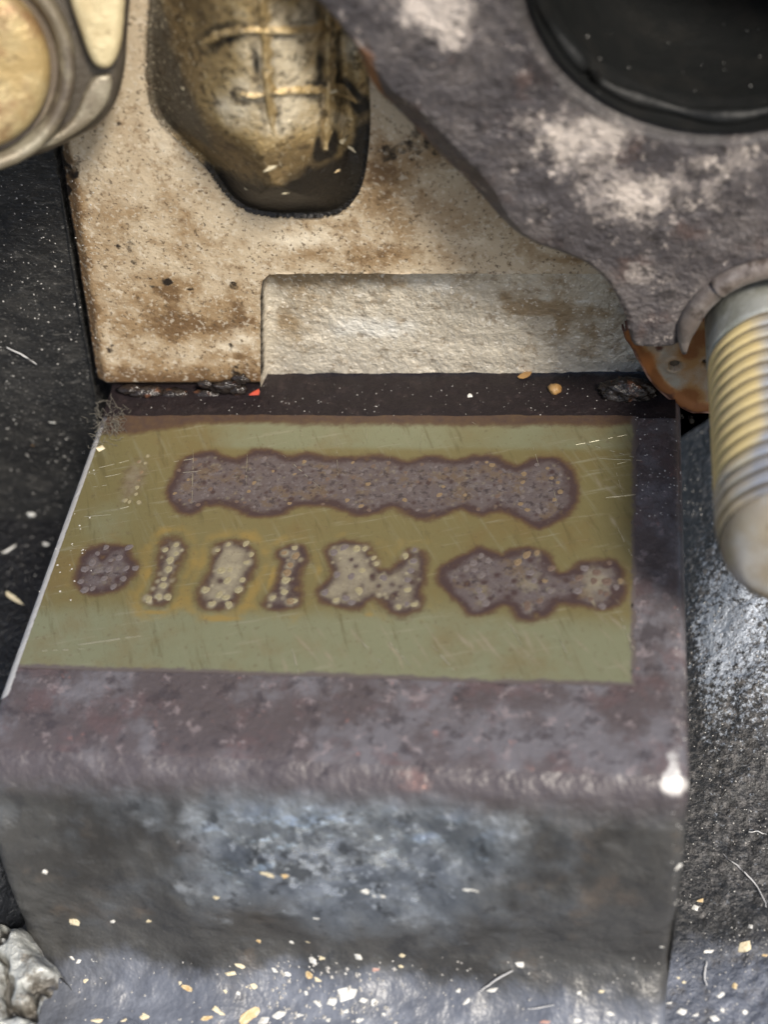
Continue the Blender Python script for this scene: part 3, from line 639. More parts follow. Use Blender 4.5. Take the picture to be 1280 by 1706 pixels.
Gm = bot + .30 * ss(.06, .0, sp) + .45 * gY(606, 240, .06, .5) + .52 * flank_dark * (1 - bot * .5) * (.5 + fbm(X, Z, 6, 3, 33))
Bm = .85 * ss(C1[0] - .42, C1[0] - .75, X - .25 * (C1[2] - Z)) * ss(C1[2] - .7, C1[2] - .2, Z)  # shade of the left flank painted grey-brown
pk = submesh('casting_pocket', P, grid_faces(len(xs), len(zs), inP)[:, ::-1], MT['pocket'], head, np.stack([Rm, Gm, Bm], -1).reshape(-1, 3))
for pts, wpx in RIBS:
    Q = []
    for a, b in zip(pts[:-1], pts[1:]):
        for k in range(6): Q.append((a[0] + (b[0] - a[0]) * k / 6, a[1] + (b[1] - a[1]) * k / 6))
    Q.append(pts[-1])
    W = [surf_pt((q[0] + 5 * (fbm(np.array([q[1] * .02]), np.array([q[0] * .02]), 1, 3, 8)[0] - .5), q[1] + 5 * (fbm(np.array([q[0] * .02]), np.array([q[1] * .02]), 1, 3, 9)[0] - .5))) for q in Q]
    for _ in range(2): W = [W[0]] + [.25 * W[i - 1] + .5 * W[i] + .25 * W[i + 1] for i in range(1, len(W) - 1)] + [W[-1]]
    V = []; Fc = []; n = len(W)
    for i, p in enumerate(W):
        d = W[min(i + 1, n - 1)] - W[max(i - 1, 0)]; d /= np.linalg.norm(d)
        s = np.cross(d, [0, -1, 0]); s /= np.linalg.norm(s); up = np.cross(s, d); up = up if up[1] < 0 else -up
        wd = wpx / 250 * (1 + .2 * math.sin(i * 1.7)); tp = ss(0, 5, min(i, n - 1 - i) + .3) * (.8 + .3 * float(fbm(np.array([i * .35]), np.array([wpx * 1.3]), 1, 3, 5)[0])); wd *= .45 + .55 * tp
        for (a, h) in ((-1.5, -.03), (-.8, -.002), (-.45, .027), (0, .037), (.45, .027), (.8, -.002), (1.5, -.03)):
            V.append(p + s * a * wd * .75 + up * h * tp)
    for i in range(n - 1):
        for k in range(6): Fc.append((i * 7 + k, (i + 1) * 7 + k, (i + 1) * 7 + k + 1, i * 7 + k + 1))
    V = np.array(V)
    mesh('rib', V, Fc, MT['pocket'], head, np.tile([[.52, .12, 0]], (len(V), 1)))

# ================================================================== dark exhaust flange
YF = -.30
flg = thing('exhaust_flange', (4.2, YF, 1.0), 'thick burnt grey exhaust flange with flaking pale patches round the sooty port', 'flange')
OUT = smooth(onY([(380,-240),(470,-60),(535,10),(575,55),(600,100),(625,160),(655,195),(700,243),(740,285),(790,332),(850,385),(900,410),(950,428),(985,445),(1015,475),(1040,520),(1050,560),(1056,576),(1066,580),(1110,579),(1165,577),(1250,580),(1400,560),(1600,300),(1600,-300),(1000,-420)], YF), 3)
HC_ = at((1303, 570), 'y', YF); PC = at((1236, -62), 'y', YF)
PRX, PRZ = 1.20, 1.10
hole = lambda X, Z: .575 - np.hypot(X - HC_[0], Z - HC_[2])
port = lambda X, Z: (1 - np.hypot((X - PC[0]) / PRX, (Z - PC[2]) / PRZ)) * PRZ
outl = lambda X, Z: sdf(OUT, X, Z)
sol = lambda X, Z: np.minimum(np.minimum(outl(X, Z), -hole(X, Z)), -port(X, Z))
FC = .0145
xs = np.arange(1.9, 6.6, FC); zs = np.arange(.60, 4.35, FC)
X, Z = np.meshgrid(xs, zs, indexing='ij')
X, Z = snap(X, Z, sol, FC)
so = outl(X, Z); sh = -hole(X, Z); spt = -port(X, Z); s = sol(X, Z)
c0 = at((650, 180), 'y', YF); c1 = at((850, 370), 'y', YF)
tt = ((X - c0[0]) * (c1[0] - c0[0]) + (Z - c0[2]) * (c1[2] - c0[2])) / ((c1[0] - c0[0]) ** 2 + (c1[2] - c0[2]) ** 2)
wch = .025 + .15 * ss(-.5, .2, tt) * ss(1.25, .6, tt)
dep = np.where(so < wch, (wch - so) * .75, 0)
dep = dep + np.where(sh < .16, (.16 - sh) * .7, 0) + np.where(spt < .06, (.06 - spt) * .8 + .25 * ss(.12, .0, spt) * .2, 0)
dep = dep + .05 * (fbm(X, Z, 1.3, 3, 2) - .5) + .022 * (fbm(X, Z, 6, 4, 3, .6) - .5)
below = s < -FC * .3
dep = np.where(below, .5, dep)
cxs = cx(s)
P = np.stack([X, YF + dep, Z], -1).reshape(-1, 3)
gF = lambda px, py, rx, rz: gY(px, py, rx, rz, YF)
Rm = .55 * gF(745, 40, .16, .22) + .45 * gF(720, 10, .3, .12) + .42 * gF(960, 250, .40, .22) + .50 * gF(1050, 330, .30, .22) + .42 * gF(1000, 215, .2, .12) + .4 * gF(1220, 260, .3, .14) + .3 * gF(880, 200, .14, .1) + .38 * gF(1070, 455, .14, .13) \
    + .25 * gF(1180, 330, .3, .2) + .2 * gF(850, 90, .2, .2) + .25 * gF(660, 60, .1, .1)
Gm = .75 * gF(620, 130, .06, .3) + .7 * np.where(so < .05, 1, 0) * (Z > 1.1) * .5 + .4 * gF(690, 250, .1, .1) + .5 * gF(1150, 560, .1, .04)
Bm = .75 * np.exp(-((so - wch) / .012) ** 2) * (wch > .06) 
Rm = Rm * 1.6 + .12
submesh('flange_plate', P, grid_faces(len(xs), len(zs), cxs > -FC * 1.2)[:, ::-1], MT['flange'], flg, np.stack([Rm, Gm, Bm, 1.1 * ss(.20, -.02, spt) + .5 * ss(.05, .0, sh)], -1).reshape(-1, 4))
# the port behind the opening: sooty bowl narrowing to a black throat
def ring_tube(name, stations, material, parent, n=96):
    V = []; Fc = []
    for (y, k, dz) in stations:
        for i in range(n):
            t = 2 * math.pi * i / n; V.append((PC[0] + PRX * k * math.cos(t), y, PC[2] + dz + PRZ * k * math.sin(t)))
    for j in range(len(stations) - 1):
        for i in range(n): Fc.append((j * n + i, j * n + (i + 1) % n, (j + 1) * n + (i + 1) % n, (j + 1) * n + i))
    Fc.append(tuple((len(stations) - 1) * n + i for i in range(n)))
    return mesh(name, V, Fc, material, parent)
ring_tube('port_bore', [(YF + .03, 1.0, 0), (YF + .22, .99, 0), (YF + .30, .95, 0), (YF + .36, .95, 0), (YF + .9, .88, .0), (YF + 1.5, .70, .02), (YF + 2.2, .52, .05), (YF + 4, .50, .06)], MT['soot'], flg)
lip = []
for i in range(97):
    t = 2 * math.pi * i / 96; lip.append((PC[0] + (PRX - .03) * math.cos(t), YF + .17 + .02 * math.sin(t * 9), PC[2] + (PRZ - .03) * math.sin(t)))
tube('port_gasket_ring', lip, [.05 + .012 * math.sin(i * .9) for i in range(97)], MT['soot'], flg, 10)

rim = []
for i in range(61):
    t = R(5 + 183 * i / 60); rr_ = .655
    rim.append((HC_[0] + rr_ * math.cos(t), YF + .0, HC_[2] + rr_ * math.sin(t)))
tube('hole_rim', rim, [.075 * min(1, .25 + (60 - i) / 10) for i in range(61)], MT['rim'], flg, 14)

# ================================================================== rusty gasket corner
gk = thing('exhaust_gasket', (4.6, .24, .1), 'rusty sheet steel gasket corner with a small round hole under the flange', 'gasket')
GO = smooth(onY([(1050,540),(1056,580),(1066,600),(1085,632),(1108,655),(1130,672),(1152,683),(1175,684),(1300,690),(1400,640),(1400,540),(1220,520)], .23), 4)
G1 = at((1125, 609), 'y', .23); G2 = at((1180, 607), 'y', .23)
gs = lambda X, Z: np.minimum(sdf(GO, X, Z), np.minimum(np.hypot(X - G1[0], Z - G1[2]), np.hypot(X - G2[0], Z - G2[2])) - .052)
GC = .011
xs = np.arange(4.0, 5.7, GC); zs = np.arange(-.2, 1.1, GC)
X, Z = np.meshgrid(xs, zs, indexing='ij'); X, Z = snap(X, Z, gs, GC)
s = gs(X, Z); so = sdf(GO, X, Z)
dep = -.03 * ss(.10, .03, so) - .012 * np.exp(-((np.hypot(X - G1[0], Z - G1[2]) - .066) / .012) ** 2) + .012 * (fbm(X, Z, 5, 3, 3) - .5)
dep = np.where(s < -GC * .3, .05, dep)
gY_ = lambda px, py, r: np.exp(-((X - at((px, py), 'y', .23)[0]) ** 2 + (Z - at((px, py), 'y', .23)[2]) ** 2) / r ** 2)
Rm = .8 * gY_(1150, 590, .07) + .9 * gY_(1150, 660, .09) + .6 * gY_(1080, 600, .08) + .8 * ss(.11, .04, so) + .8 * gY_(1170, 565, .1) + .42
Gm = .75 * ss(.05, .0, so) + .9 * gY_(1100, 580, .05) + .6 * gY_(1118, 655, .05)
Bm = .9 * ss(.035, .01, so) * (fbm(X, Z, 7, 3, 5) * 1.6 - .2)
submesh('gasket_sheet', np.stack([X, .23 + dep, Z], -1).reshape(-1, 3), grid_faces(len(xs), len(zs), cx(s) > -GC * 1.2)[:, ::-1], MT['gasket'], gk, np.stack([Rm, Gm, Bm], -1).reshape(-1, 3))
o = lathe('hole_bottom', [(0, .08), (0, .0)], (G1[0], .27, G1[2]), (0, 1, 0), MT['groove'], gk, 20)

# ================================================================== threaded stud
SX, SZ = HC_[0], HC_[2] - .045
st = thing('threaded_stud', (SX, .3, SZ), 'yellow zinc plated threaded stud pointing out of the flange hole', 'stud')
lathe('shank', [(.0, .505), (.90, .505), (.93, .49), (.93, .3)], (SX, .45, SZ), (0, -1, 0), MT['shank'], st, 64)
n = 96; pitch = .118; y0, y1 = -.475, -2.10; m_ = int((y0 - y1) / pitch * 14)
V = []; MK = []; Fc = []
for j in range(m_ + 1):
    y = y0 + (y1 - y0) * j / m_
    for k in range(n):
        t = 2 * math.pi * k / n
        f = ((-(y - y0)) / pitch + t / (2 * math.pi)) % 1
        tri = 1 - math.exp(-((f - .5) / .17) ** 2)
        e = min(1, (y0 - y) / .05 + .0); fade = 1
        amp = .036 * (1 - .75 * ss(-1.70, -2.0, y))
        r = .5 - amp * (1 - tri) - .02 * ss(-1.95, -2.10, y)
        V.append((SX + r * math.cos(t), y, SZ + r * math.sin(t)))
        MK.append((.15 + .8 * ss(-.72, -.15, math.cos(t)) + .5 * ss(-1.5, -1.8, y), (1 - tri) * .9, 0))  # first mark paints the pale sky reflection by angle
for j in range(m_):
    for k in range(n): Fc.append((j * n + k, j * n + (k + 1) % n, (j + 1) * n + (k + 1) % n, (j + 1) * n + k))
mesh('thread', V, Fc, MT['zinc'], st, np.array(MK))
tipm = []
tp = [(0, .472), (.03, .468), (.09, .448), (.15, .41), (.19, .36), (.205, .33), (.215, .24), (.22, .12), (.222, .0)]
for (h, r) in tp: tipm += [(.62, .25, 0)] * 64
lathe('tip', tp, (SX, y1 + .003, SZ), (0, -1, 0), MT['tip'], st, 64)

# ================================================================== fitting at the top left
ax = Vector(tuple(CAM)) - Vector(tuple(at((20, 110), 'y', -.4))); ax.normalize()
ax = (ax + Vector((.10, -.22, -.12))).normalized()
FO = Vector(tuple(at((-60, 108), 'y', -.45)))
fu = Vector((1, 0, 0)); fu = (fu - ax * fu.dot(ax)).normalized(); fv = ax.cross(fu); 
if fv.z < 0: fv = -fv
def onF(pts, h=0):
    out = []
    o = FO + ax * h
    for p in pts:
        r = Vector(tuple(ray(p))); t = (o - Vector(tuple(CAM))).dot(ax) / r.dot(ax)
        q = Vector(tuple(CAM)) + r * t - o; out.append((q.dot(fu), q.dot(fv)))
    return out
ft = thing('pipe_fitting', tuple(FO - ax * .8), 'brassy round pipe fitting with a stepped collar at the corner of the head', 'fitting')
FR = (FO, fu, fv, ax)
def ccw(p):
    a = sum(p[i][0] * p[(i + 1) % len(p)][1] - p[(i + 1) % len(p)][0] * p[i][1] for i in range(len(p)))
    return p if a > 0 else p[::-1]
body_ = ccw([tuple(q) for q in smooth(onF([(-220,250),(-80,290),(0,281),(60,264),(120,238),(165,212),(192,180),(208,130),(214,70),(214,-80),(120,-160),(-220,-120)], -.1), 4)])
prism('collar', body_, FR, -.95, -.10, MT['collar'], ft, .09, 4)
prism('bright_land', ccw([tuple(q) for q in smooth(onF([(112,-60),(206,-60),(209,20),(203,80),(188,112),(168,116),(152,100),(134,50),(118,0)], .08), 4)]), FR, -.2, .06, MT['land'], ft, .05, 3)
prism('lower_land', ccw([tuple(q) for q in smooth(onF([(-40,262),(40,252),(100,220),(128,192),(140,160),(160,130),(186,128),(184,165),(160,200),(110,235),(50,258),(-20,275)], -.02), 3)]), FR, -.2, -.045, MT['fitting'], ft, .03, 3)
r0 = Vector((onF([(82, 150)], .1)[0])).length
rp = lambda q: q * r0
lathe('raised_ring', [(-.2, rp(1.34)), (-.04, rp(1.32)), (.03, rp(1.28)), (.045, rp(1.22)), (.03, rp(1.15)), (-.03, rp(1.10)), (-.1, rp(1.09))], FO, ax, MT['fitting'], ft)
lathe('groove', [(-.05, rp(1.12)), (-.06, rp(.98))], FO, ax, MT['groove'], ft)
lathe('end_disc', [(-.1, rp(1.02)), (.05, rp(1.0)), (.10, rp(.96)), (.125, rp(.88)), (.13, rp(.7)), (.115, rp(.4)), (.11, rp(.0))], FO, ax, MT['brass'], ft)

# ================================================================== black cover at the left
cv = thing('black_cover', (-1.2, .5, FZ), 'matt black cover with dusty face left of the cylinder head', 'cover')
CC = .02
xs = np.arange(-3.4, .75, CC); zs = np.arange(-3.0, 3.3, CC)
X, Z = np.meshgrid(xs, zs, indexing='ij')
edge_x = .14 * Z - .245 + .03 * (fbm(Z, Z * 0, 1.1, 2, 5) - .5)
Yv = .50 + .25 * ss(-.02, .0, X - edge_x + .0) + .10 * ss(-.3, -1.5, Z) + .03 * (fbm(X, Z, .9, 3, 3) - .5) + .02 * (fbm(X, Z, 11, 4, 2, .6) - .5)
submesh('cover_face', np.stack([X, Yv, Z], -1).reshape(-1, 3), grid_faces(len(xs), len(zs))[:, ::-1], MT['cover'], cv)
pts = [(-.245 + .14 * z - .03 + .03 * (fbm(np.array([z]), np.array([0.]), 1.1, 2, 5)[0] - .5), .485, z) for z in np.arange(-.4, 2.0, .06)]
tube('cover_lip', pts, .022, MT['cover'], cv, 8)

# ================================================================== lug and rubber at the bottom left
bz = FZ + .55
def flat_frame(z): return ((0, 0, z), (1, 0, 0), (0, 1, 0), (0, 0, 1))
br = thing('mounting_lug', (-.5, -3.7, FZ), 'pale weathered metal lug with a rounded corner at the foot of the block', 'bracket')
LP = smooth(onZ([(-160,1530),(-20,1518),(18,1522),(42,1540),(50,1562),(70,1584),(88,1600),(94,1625),(92,1665),(86,1760),(-160,1800)], bz), 3)
xs = np.arange(-1.9, .3, .0125); ys = np.arange(-4.9, -2.6, .0125)
X, Y = np.meshgrid(xs, ys, indexing='ij')
X, Y = snap(X, Y, lambda a, b: sdf(LP, a, b), .0125)
s_ = sdf(LP, X, Y)
crease = np.abs(fbm(X + .3 * Y, Y, 2.3, 4, 60, .55) - .5) * 2
Zl = bz - .16 * ss(.12, .0, s_) ** 2 - .16 * ss(.0, .16, crease) * 0 - .14 * ss(.22, .0, crease) + .10 * (fbm(X, Y, 3.5, 5, 61, .6) - .5) - .08 * np.exp(-((X + .18) ** 2 + (Y + 3.68) ** 2) / .01)
Zl = np.where(s_ < -.003, FZ - .2, Zl)
mk = np.stack([ss(.25, .02, crease), ss(.5, .62, fbm(X, Y, 2.2, 4, 66)), np.zeros(X.shape)], -1).reshape(-1, 3)
submesh('lug_body', np.stack([X, Y, Zl], -1).reshape(-1, 3), grid_faces(len(xs), len(ys), cx(s_) > -.014), MT['bracket'], br, mk)
def lump(name, pts, rad, material, parent, seed, amp=.25, sc=6., sub=4, flat=False):
    bm = bmesh.new(); bmesh.ops.create_icosphere(bm, subdivisions=sub, radius=1)
    for v in bm.verts:
        c = v.co.copy(); k = 1 + amp * (fbm(np.array([c.x * 1.3 + c.z * .7 + 5]), np.array([c.y * 1.3 - c.z * .6 + 5]), sc / 3, 4, seed, .6)[0] - .5) * 2
        v.co = Vector((pts[0] + c.x * rad[0] * k, pts[1] + c.y * rad[1] * k, pts[2] + c.z * rad[2] * k))
    return from_bm(name, bm, material, parent, flat)
q = at((-4, 1440), 'z', FZ + .5)
rb = lump('rubber_grommet', q, (.26, .42, .6), MT['rubber'], None, 4, .35, 6)
tag(rb, 'crumbly black rubber lump behind the pale metal lug', 'rubber')

# ================================================================== dirt and debris, dropped on what the camera sees
bpy.context.view_layer.update()
dg = bpy.context.evaluated_depsgraph_get()
def drop(p):
    r = Vector(tuple(ray(p))).normalized()
    ok, loc, nr, *_ = SC.ray_cast(dg, Vector(tuple(CAM)), r)
    if ok and nr.dot(r) > 0: nr = -nr
    return (loc, nr) if ok else (Vector(tuple(at(p, 'z', FZ))), Vector((0, 0, 1)))
def chip_mesh(kind, seed):
    rr = random.Random(seed); bm = bmesh.new()
    if kind == 'leaf':
        n = 9; top = []; bot = []
        for i in range(n):
            t = 2 * math.pi * i / n; r = rr.uniform(.8, 1.1)
            top.append(bm.verts.new((math.cos(t) * r, math.sin(t) * r, .18 + .25 * math.cos(t) ** 2))); bot.append(bm.verts.new((math.cos(t) * r, math.sin(t) * r, .10 + .25 * math.cos(t) ** 2)))
        ct = bm.verts.new((0, 0, .22)); cb = bm.verts.new((0, 0, .1))
        for i in range(n):
            j = (i + 1) % n
            bm.faces.new((top[i], top[j], ct)); bm.faces.new((bot[j], bot[i], cb)); bm.faces.new((top[j], top[i], bot[i], bot[j]))
    else:
        pts = [Vector((rr.uniform(-1, 1), rr.uniform(-1, 1), rr.choice((0, .15, .4, .8)) * rr.random())) for _ in range(7)]
        pts += [Vector((-1, rr.uniform(-.5, .5), .1)), Vector((1, rr.uniform(-.5, .5), .1)), Vector((rr.uniform(-.5, .5), .8, 0)), Vector((rr.uniform(-.5, .5), -.8, .1))]
        vs = [bm.verts.new(p) for p in pts]
        g = bmesh.ops.convex_hull(bm, input=vs)
        for v in [v for v in bm.verts if not v.link_faces]: bm.verts.remove(v)
    me = bpy.data.meshes.new('chip'); bm.to_mesh(me); bm.free(); return me
CH = {}
def chip(name, p, w_px, h_px, ang, colour, label, cat, group=None, kind='chip', lift=0., thick=.8):
    loc, nr = drop(p)
    d = (loc - cam.location).dot(Vector(tuple(-ROT[:, 2]))); s = d / F_PX
    k = (kind, colour, rd.randrange(11))
    if k not in CH: CH[k] = chip_mesh(kind, hash(str(k[2])) % 97 if False else k[2] * 13 + 5); CH[k].materials.append(MT[colour])
    o = bpy.data.objects.new(name, CH[k]); COL.objects.link(o)
    sx, sy = w_px / 2 * s * .86, h_px / 2 * s * .88; o.scale = (sx, sy, min(sx, sy) * thick)
    # lie on the surface, long side turned as in the photograph
    right = Vector(tuple(ROT[:, 0])); u = (right - nr * right.dot(nr)).normalized(); v = nr.cross(u)
    a = R(ang); uu = u * math.cos(a) + v * math.sin(a); vv = nr.cross(uu)
    mm = Matrix((uu, vv, nr)).transposed().to_4x4(); mm.translation = loc + nr * (lift - .002)
    sc = o.scale.copy(); o.matrix_world = mm @ Matrix.Diagonal((*sc, 1))
    return tag(o, label, cat, group)
MANY = []
WHITE = 'small white chips on the floor before the block'
YEL = 'small straw coloured chips around the block'
# the ones that stand out
chip('plaster_flake', (580,1655), 40, 28, 20, 'white', 'largest white flake in the bottom clump of chips', 'chip')
chip('plaster_flake', (553,1668), 22, 22, 50, 'white', 'white flake touching the left side of the largest white flake', 'chip')
chip('plaster_flake', (606,1667), 18, 13, 0, 'white', 'white flake just right of the largest white flake', 'chip')
chip('plaster_flake', (465,1690), 34, 18, 25, 'white', 'long white flake right of the orange seed husk', 'chip')
chip('seed_husk', (416,1692), 48, 22, 38, 'orange', 'orange seed husk, the biggest one, at the bottom edge', 'husk', kind='leaf')
chip('seed_husk', (515,1624), 14, 18, 60, 'orange', 'deep orange husk standing beside a white chip before the block', 'husk', kind='leaf')
chip('seed_husk', (312,1646), 26, 11, -20, 'orange', 'long orange flake lying left of the yellow splinter pair', 'husk', kind='leaf')
chip('seed_husk', (875,629), 34, 17, 22, 'leaf', 'curled brown leaf scrap hanging under the recessed panel', 'leaf scrap', kind='leaf', lift=.02)
chip('paint_chip', (424,656), 22, 16, 10, 'red', 'glossy red chip at the lower corner of the beige head', 'chip', lift=.01)
chip('wood_chip', (123,1536), 22, 28, 75, 'straw', 'yellowish wood chip above the pale lug on the block foot', 'chip')
chip('wood_chip', (445,1458), 28, 14, 5, 'straw', 'pale blurred chip on the front face beside an orange one', 'chip')
chip('paint_chip', (475,1459), 16, 16, 0, 'orange', 'round orange chip on the front face beside a pale one', 'chip')
chip('wood_chip', (785,1485), 32, 12, 5, 'white', 'long white chip right of centre on the front face', 'chip')
chip('wood_chip', (870,1607), 14, 28, 80, 'white', 'upright white chip low on the right of the front face', 'chip')
chip('wood_chip', (1241,1578), 32, 22, 30, 'straw', 'large forked pale chip on the black casting at right', 'chip')
chip('paint_chip', (1275,1592), 12, 14, 0, 'orange', 'orange chip right of the large forked pale chip', 'chip')
chip('paint_chip', (1167,1500), 14, 11, 0, 'orange', 'orange brown chip at the right foot of the block', 'chip')
chip('paint_chip', (1225,1643), 12, 14, 0, 'orange', 'orange chip above the white chips in the bottom right corner', 'chip')
chip('paint_chip', (700,1308), 28, 10, -20, 'pink', 'pink flake of primer on the front top edge of the block', 'paint flake', kind='leaf', thick=.3)
chip('paint_chip', (628,1615), 18, 10, 0, 'pink', 'pink chip low on the front face between white chips', 'chip')
chip('paint_chip', (909,1703), 24, 10, 5, 'pink', 'pink chip cut by the bottom edge of the picture', 'chip')
chip('straw_piece', (27,1003), 56, 13, -36, 'straw', 'split straw leaning against the left edge of the block', 'straw', lift=.05)
chip('wood_chip', (450,279), 9, 36, 72 + 30, 'straw', 'longest straw splinter in the dark pocket floor', 'splinter', 'splinters in the pocket', lift=.01)
chip('wood_chip', (476,320), 18, 9, 30, 'straw', 'short straw splinter lowest in the dark pocket', 'splinter', 'splinters in the pocket', lift=.01)
chip('wood_chip', (306,147), 6, 15, 100, 'straw', 'tiny straw splinter on the left side of the pocket', 'splinter', 'splinters in the pocket', lift=.01)
chip('wood_chip', (554,152), 8, 26, 80, 'straw', 'straw splinter upright beside the right rib of the pocket', 'splinter', 'splinters in the pocket', lift=.01)
chip('wood_chip', (569,235), 12, 26, 70, 'straw', 'wide straw splinter at the right side of the pocket', 'splinter', 'splinters in the pocket', lift=.01)
chip('wood_chip', (586,247), 6, 26, 50, 'straw', 'thin slanting splinter right of the wide one in the pocket', 'splinter', 'splinters in the pocket', lift=.01)
chip('wood_chip', (561,284), 13, 7, 10, 'orange', 'orange crumb in the dark lower right of the pocket', 'crumb', 'splinters in the pocket', lift=.01)
chip('wood_chip', (411,314), 7, 11, 90, 'straw', 'straw crumb at the dark lower left of the pocket', 'crumb', 'splinters in the pocket', lift=.01)
chip('white_pebble', (51,856), 19, 19, 0, 'white', 'upper of two round white crumbs on the black left side', 'crumb')
chip('white_pebble', (75,906), 20, 16, 0, 'white', 'lower of two round white crumbs on the black left side', 'crumb')
chip('white_pebble', (14,915), 34, 10, 40, 'white', 'long white crumb at the left border beside the round ones', 'crumb')
chip('white_pebble', (87,704), 16, 7, 0, 'white', 'flat white crumb on the black cover near the dark gap', 'crumb')
chip('white_pebble', (55,744), 14, 9, 0, 'leaf', 'brown crumb on the black left side', 'crumb')
chip('white_pebble', (782,659), 11, 15, 75, 'white', 'white crumb alone on the greasy strip behind the pad', 'crumb')
chip('tan_crumb', (167,747), 18, 22, 60, 'straw', 'tan crumb on the upper left corner of the pad', 'crumb')
for (x, y, a, b, g) in [(187,1535,16,9,30),(75,1453,15,15,0),(608,1485,17,15,0),(632,1494,26,12,25),(525,1530,18,14,30),(735,1553,13,12,0),(820,1650,28,11,25),(763,1650,11,11,0),(777,1669,18,10,30),
        (597,1594,18,18,0),(520,1600,14,26,80),(487,1571,16,12,-20),(480,1622,22,13,-25),(458,1617,16,11,-30),(440,1700,15,30,110),(625,1670,16,17,0),(510,1655,12,10,-30),(531,1673,26,11,-35),(500,1692,18,11,10),
        (1182,1585,22,10,5),(1131,1445,10,20,120),(1251,1544,11,11,0),(1159,1513,15,14,0),(1143,1570,9,9,0),(1104,1578,10,9,0),(1202,1658,12,24,110),(1137,1685,20,18,40),(1192,1697,20,18,0),(1159,1691,14,8,0),(1243,1687,13,13,0),(1205,1683,12,9,0),
        (1116,1671,6,16,110),(966,1700,21,10,0),(966,1654,13,9,30),(1018,1689,16,11,0),(131,1601,8,16,110),(120,1597,16,8,-35),(155,1600,8,6,0),(575,1685,14,9,20),(545,1700,16,10,0),(600,1700,18,12,20),(397,1655,10,10,0),(575,1622,8,8,0),(640,1690,10,8,0)]:
    MANY.append((chip('wood_chip', (x, y), a, b, g + rd.uniform(-15, 15), 'white', None, 'chip', WHITE), (x, y), 'white', a, b))
for (x, y, a, b, g) in [(247,1535,12,16,70),(360,1495,16,12,0),(668,1592,18,14,0),(820,1610,10,9,0),(535,1595,11,17,110),(530,1632,18,12,-10),(403,1610,9,34,80),(385,1622,10,32,85),(412,1645,16,12,0),(423,1643,18,11,-30),
        (267,1640,9,17,110),(140,1635,9,18,110),(365,1685,28,11,-25),(345,1697,11,28,85),(1133,1630,9,11,0),(1141,1637,9,8,0),(1003,1652,13,9,20),(512,1570,8,18,90),(430,1568,12,14,0),(240,1693,14,20,110),(160,1700,26,10,0),(205,1700,14,8,0),(668,1610,12,10,0),(300,1636,9,12,0),(375,1652,9,9,0)]:
    MANY.append((chip('wood_chip', (x, y), a, b, g + rd.uniform(-15, 15), 'straw' if rd.random() < .75 else 'orange', None, 'chip', YEL), (x, y), 'yellowish', a, b))
LM = {'the largest white flake': (580, 1655), 'the biggest orange husk': (416, 1692), 'the yellowish chip above the pale lug': (123, 1536), 'the long orange flake': (312, 1646), 'the upright white chip low on the front face': (870, 1607),
      'the large forked pale chip': (1241, 1578), 'the orange chip in the bottom right corner': (1225, 1643), 'the orange brown chip at the right foot of the block': (1167, 1500), 'the long white chip on the front face': (785, 1485),
      'the pale and orange pair on the front face': (460, 1458), 'the pink chip low on the front face': (628, 1615), 'the deep orange husk': (515, 1624), 'the pink chip at the bottom edge': (909, 1703)}
seen = {}
for o, p, c_, a, b in sorted(MANY, key=lambda q: min(math.hypot(q[1][0] - v[0], q[1][1] - v[1]) for v in LM.values())):
    nm, v = min(LM.items(), key=lambda kv: math.hypot(p[0] - kv[1][0], p[1] - kv[1][1]))
    dx, dy = p[0] - v[0], p[1] - v[1]
    side_ = ('left of' if dx < 0 else 'right of') if abs(dx) > abs(dy) else ('above' if dy < 0 else 'below')
    shp = 'round' if max(a, b) < 1.3 * min(a, b) else ('thin' if max(a, b) > 2 * min(a, b) else 'oblong')
    key = (c_, side_, nm); seen[key] = seen.get(key, 0) + 1
    o['label'] = ['nearest', 'second', 'third', 'fourth', 'fifth', 'sixth', 'seventh', 'eighth', 'ninth', 'tenth'][seen[key] - 1] + ' ' + c_ + ' chip ' + side_ + ' ' + nm + ', ' + shp
# fibres
def fibre(pts, rad, label):
    W = []
    Q = smooth(np.array(pts + pts[::-1][1:-1], float), 5)[:5 * (len(pts) - 1) + 1] if len(pts) > 2 else pts
    for p in Q:
        loc, nr = drop(p); W.append(loc + nr * .02)
    o = tube('hair_fibre', W, rad * .62, MT['fibre'], None, 6); return tag(o, label, 'fibre', 'stray fibres')
fibre([(1205,1425),(1235,1450),(1262,1480),(1278,1515)], .009, 'curved pale fibre on the black casting right of the block')
fibre([(1248,1390),(1265,1388),(1280,1393)], .008, 'short pale fibre at the right border on the black casting')
fibre([(1176,1603),(1174,1625),(1178,1645)], .012, 'thick white fibre standing in the bottom right debris')
fibre([(10,575),(40,590),(62,605)], .010, 'pale fibre on the black cover left of the head')
fibre([(800,1652),(830,1628),(855,1615)], .012, 'grey fibre between two white chips low on the front face')
fibre([(880,1680),(900,1678),(925,1674)], .008, 'thin fibre at the bottom edge right of the white clump')

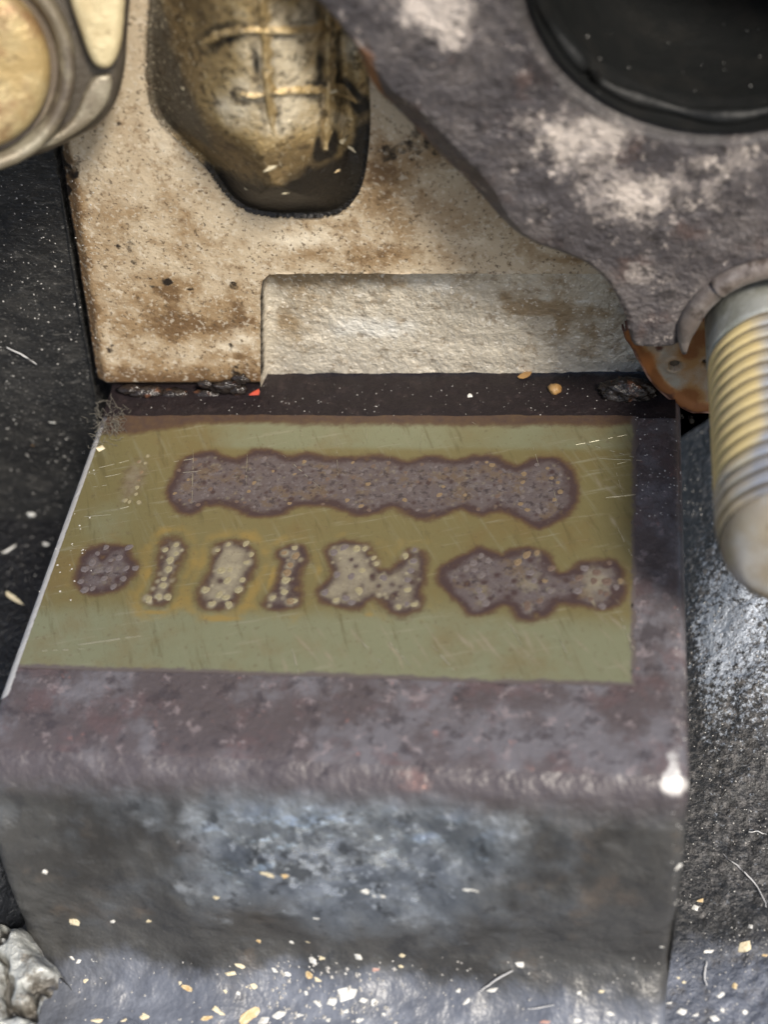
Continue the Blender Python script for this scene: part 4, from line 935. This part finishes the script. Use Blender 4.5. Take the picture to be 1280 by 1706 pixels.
# wet grime along the foot of the head
GR = [((240,652),(.16,.06,.04)),((290,655),(.12,.05,.035)),((345,658),(.15,.05,.05)),((375,645),(.12,.04,.06)),((395,650),(.08,.04,.05)),((400,632),(.07,.03,.05)),((215,648),(.1,.05,.03)),((340,640),(.06,.03,.03))]
for i, (p, r) in enumerate(GR):
    q = at(p, 'y', .27)
    o = lump('grime_clump', q, r, MT['grime'], None, 20 + i, .5, 7, 3)
    tag(o, 'wet black grime clump at the foot of the beige head, ' + ['second in the row', 'third in the row', 'fifth, low', 'sixth in the row', 'nearest the red chip', 'highest of the row', 'leftmost', 'small, mid row'][i], 'grime', 'wet grime clumps at the foot of the head')
q = at((1045, 652), 'y', .26); tag(lump('tar_clump', q, (.20, .10, .10), MT['grime'], None, 41, .55, 8, 4), 'shiny black tar clump beside the rusty gasket corner', 'grime')
q = at((925, 648), 'y', .30); tag(lump('grit_lump', q, (.05, .05, .04), MT['leaf'], None, 42, .4, 6, 3), 'brown grit lump on the greasy strip under the recessed panel', 'grit')
# fluff in the gap at the back left corner
V = []; Fc = []; bm = bmesh.new()
c0 = Vector(tuple(at((188, 705), 'z', .0)))
fl_ = thing('lint_tuft', tuple(c0), 'grey fluffy lint caught on the back left corner of the block', 'lint')
for i in range(160):
    a = c0 + Vector((rd.gauss(0, .07), rd.gauss(-.02, .10), rd.uniform(-.05, .06))); d = Vector((rd.gauss(0, 1), rd.gauss(0, 1), rd.gauss(0, .8))).normalized()
    pts = [a]
    for k in range(5):
        d = (d + Vector((rd.gauss(0, .5), rd.gauss(0, .5), rd.gauss(0, .5)))).normalized(); pts.append(pts[-1] + d * .022)
    r = .0022
    for j in range(5):
        p, q = pts[j], pts[j + 1]; e = (q - p).normalized(); s_ = e.orthogonal().normalized(); t_ = e.cross(s_)
        A = [bm.verts.new(p + s_ * r), bm.verts.new(p - s_ * r * .5 + t_ * r), bm.verts.new(p - s_ * r * .5 - t_ * r)]
        B = [bm.verts.new(q + s_ * r), bm.verts.new(q - s_ * r * .5 + t_ * r), bm.verts.new(q - s_ * r * .5 - t_ * r)]
        for k in range(3): bm.faces.new((A[k], A[(k + 1) % 3], B[(k + 1) % 3], B[k]))
o = from_bm('lint_strands', bm, MT['lint'], fl_); o['kind'] = 'stuff'
# fine grit everywhere: one mass nobody could count
V = []; Fc = []
def grit(n, box, size):
    for _ in range(n):
        p = (rd.uniform(box[0], box[2]), rd.uniform(box[1], box[3])); loc, nr = drop(p)
        s = size * rd.uniform(.4, 1.3); k = len(V)
        u = nr.orthogonal().normalized(); v = nr.cross(u); a = rd.uniform(0, 6.3); uu = u * math.cos(a) + v * math.sin(a); vv = nr.cross(uu); e = rd.uniform(.3, 1)
        V.extend([loc + uu * s, loc + vv * s * e, loc - uu * s * .8, loc - vv * s * e, loc + nr * s * .7]); Fc.extend([(k, k + 1, k + 4), (k + 1, k + 2, k + 4), (k + 2, k + 3, k + 4), (k + 3, k, k + 4)])
grit(150, (90, 1590, 1120, 1706), .009); grit(420, (1120, 1000, 1280, 1706), .008); grit(260, (0, 300, 160, 1000), .009); grit(120, (230, 640, 1060, 692), .006); grit(120, (1060, 690, 1170, 860), .008)
grit(110, (440, 1600, 660, 1706), .018); grit(14, (900, 20, 1280, 190), .006)
gr = mesh('fine_grit', V, Fc, MT['dust'], None, flat=True); tag(gr, kind='stuff', label='fine pale grit scattered over floor and black casting', cat='grit')
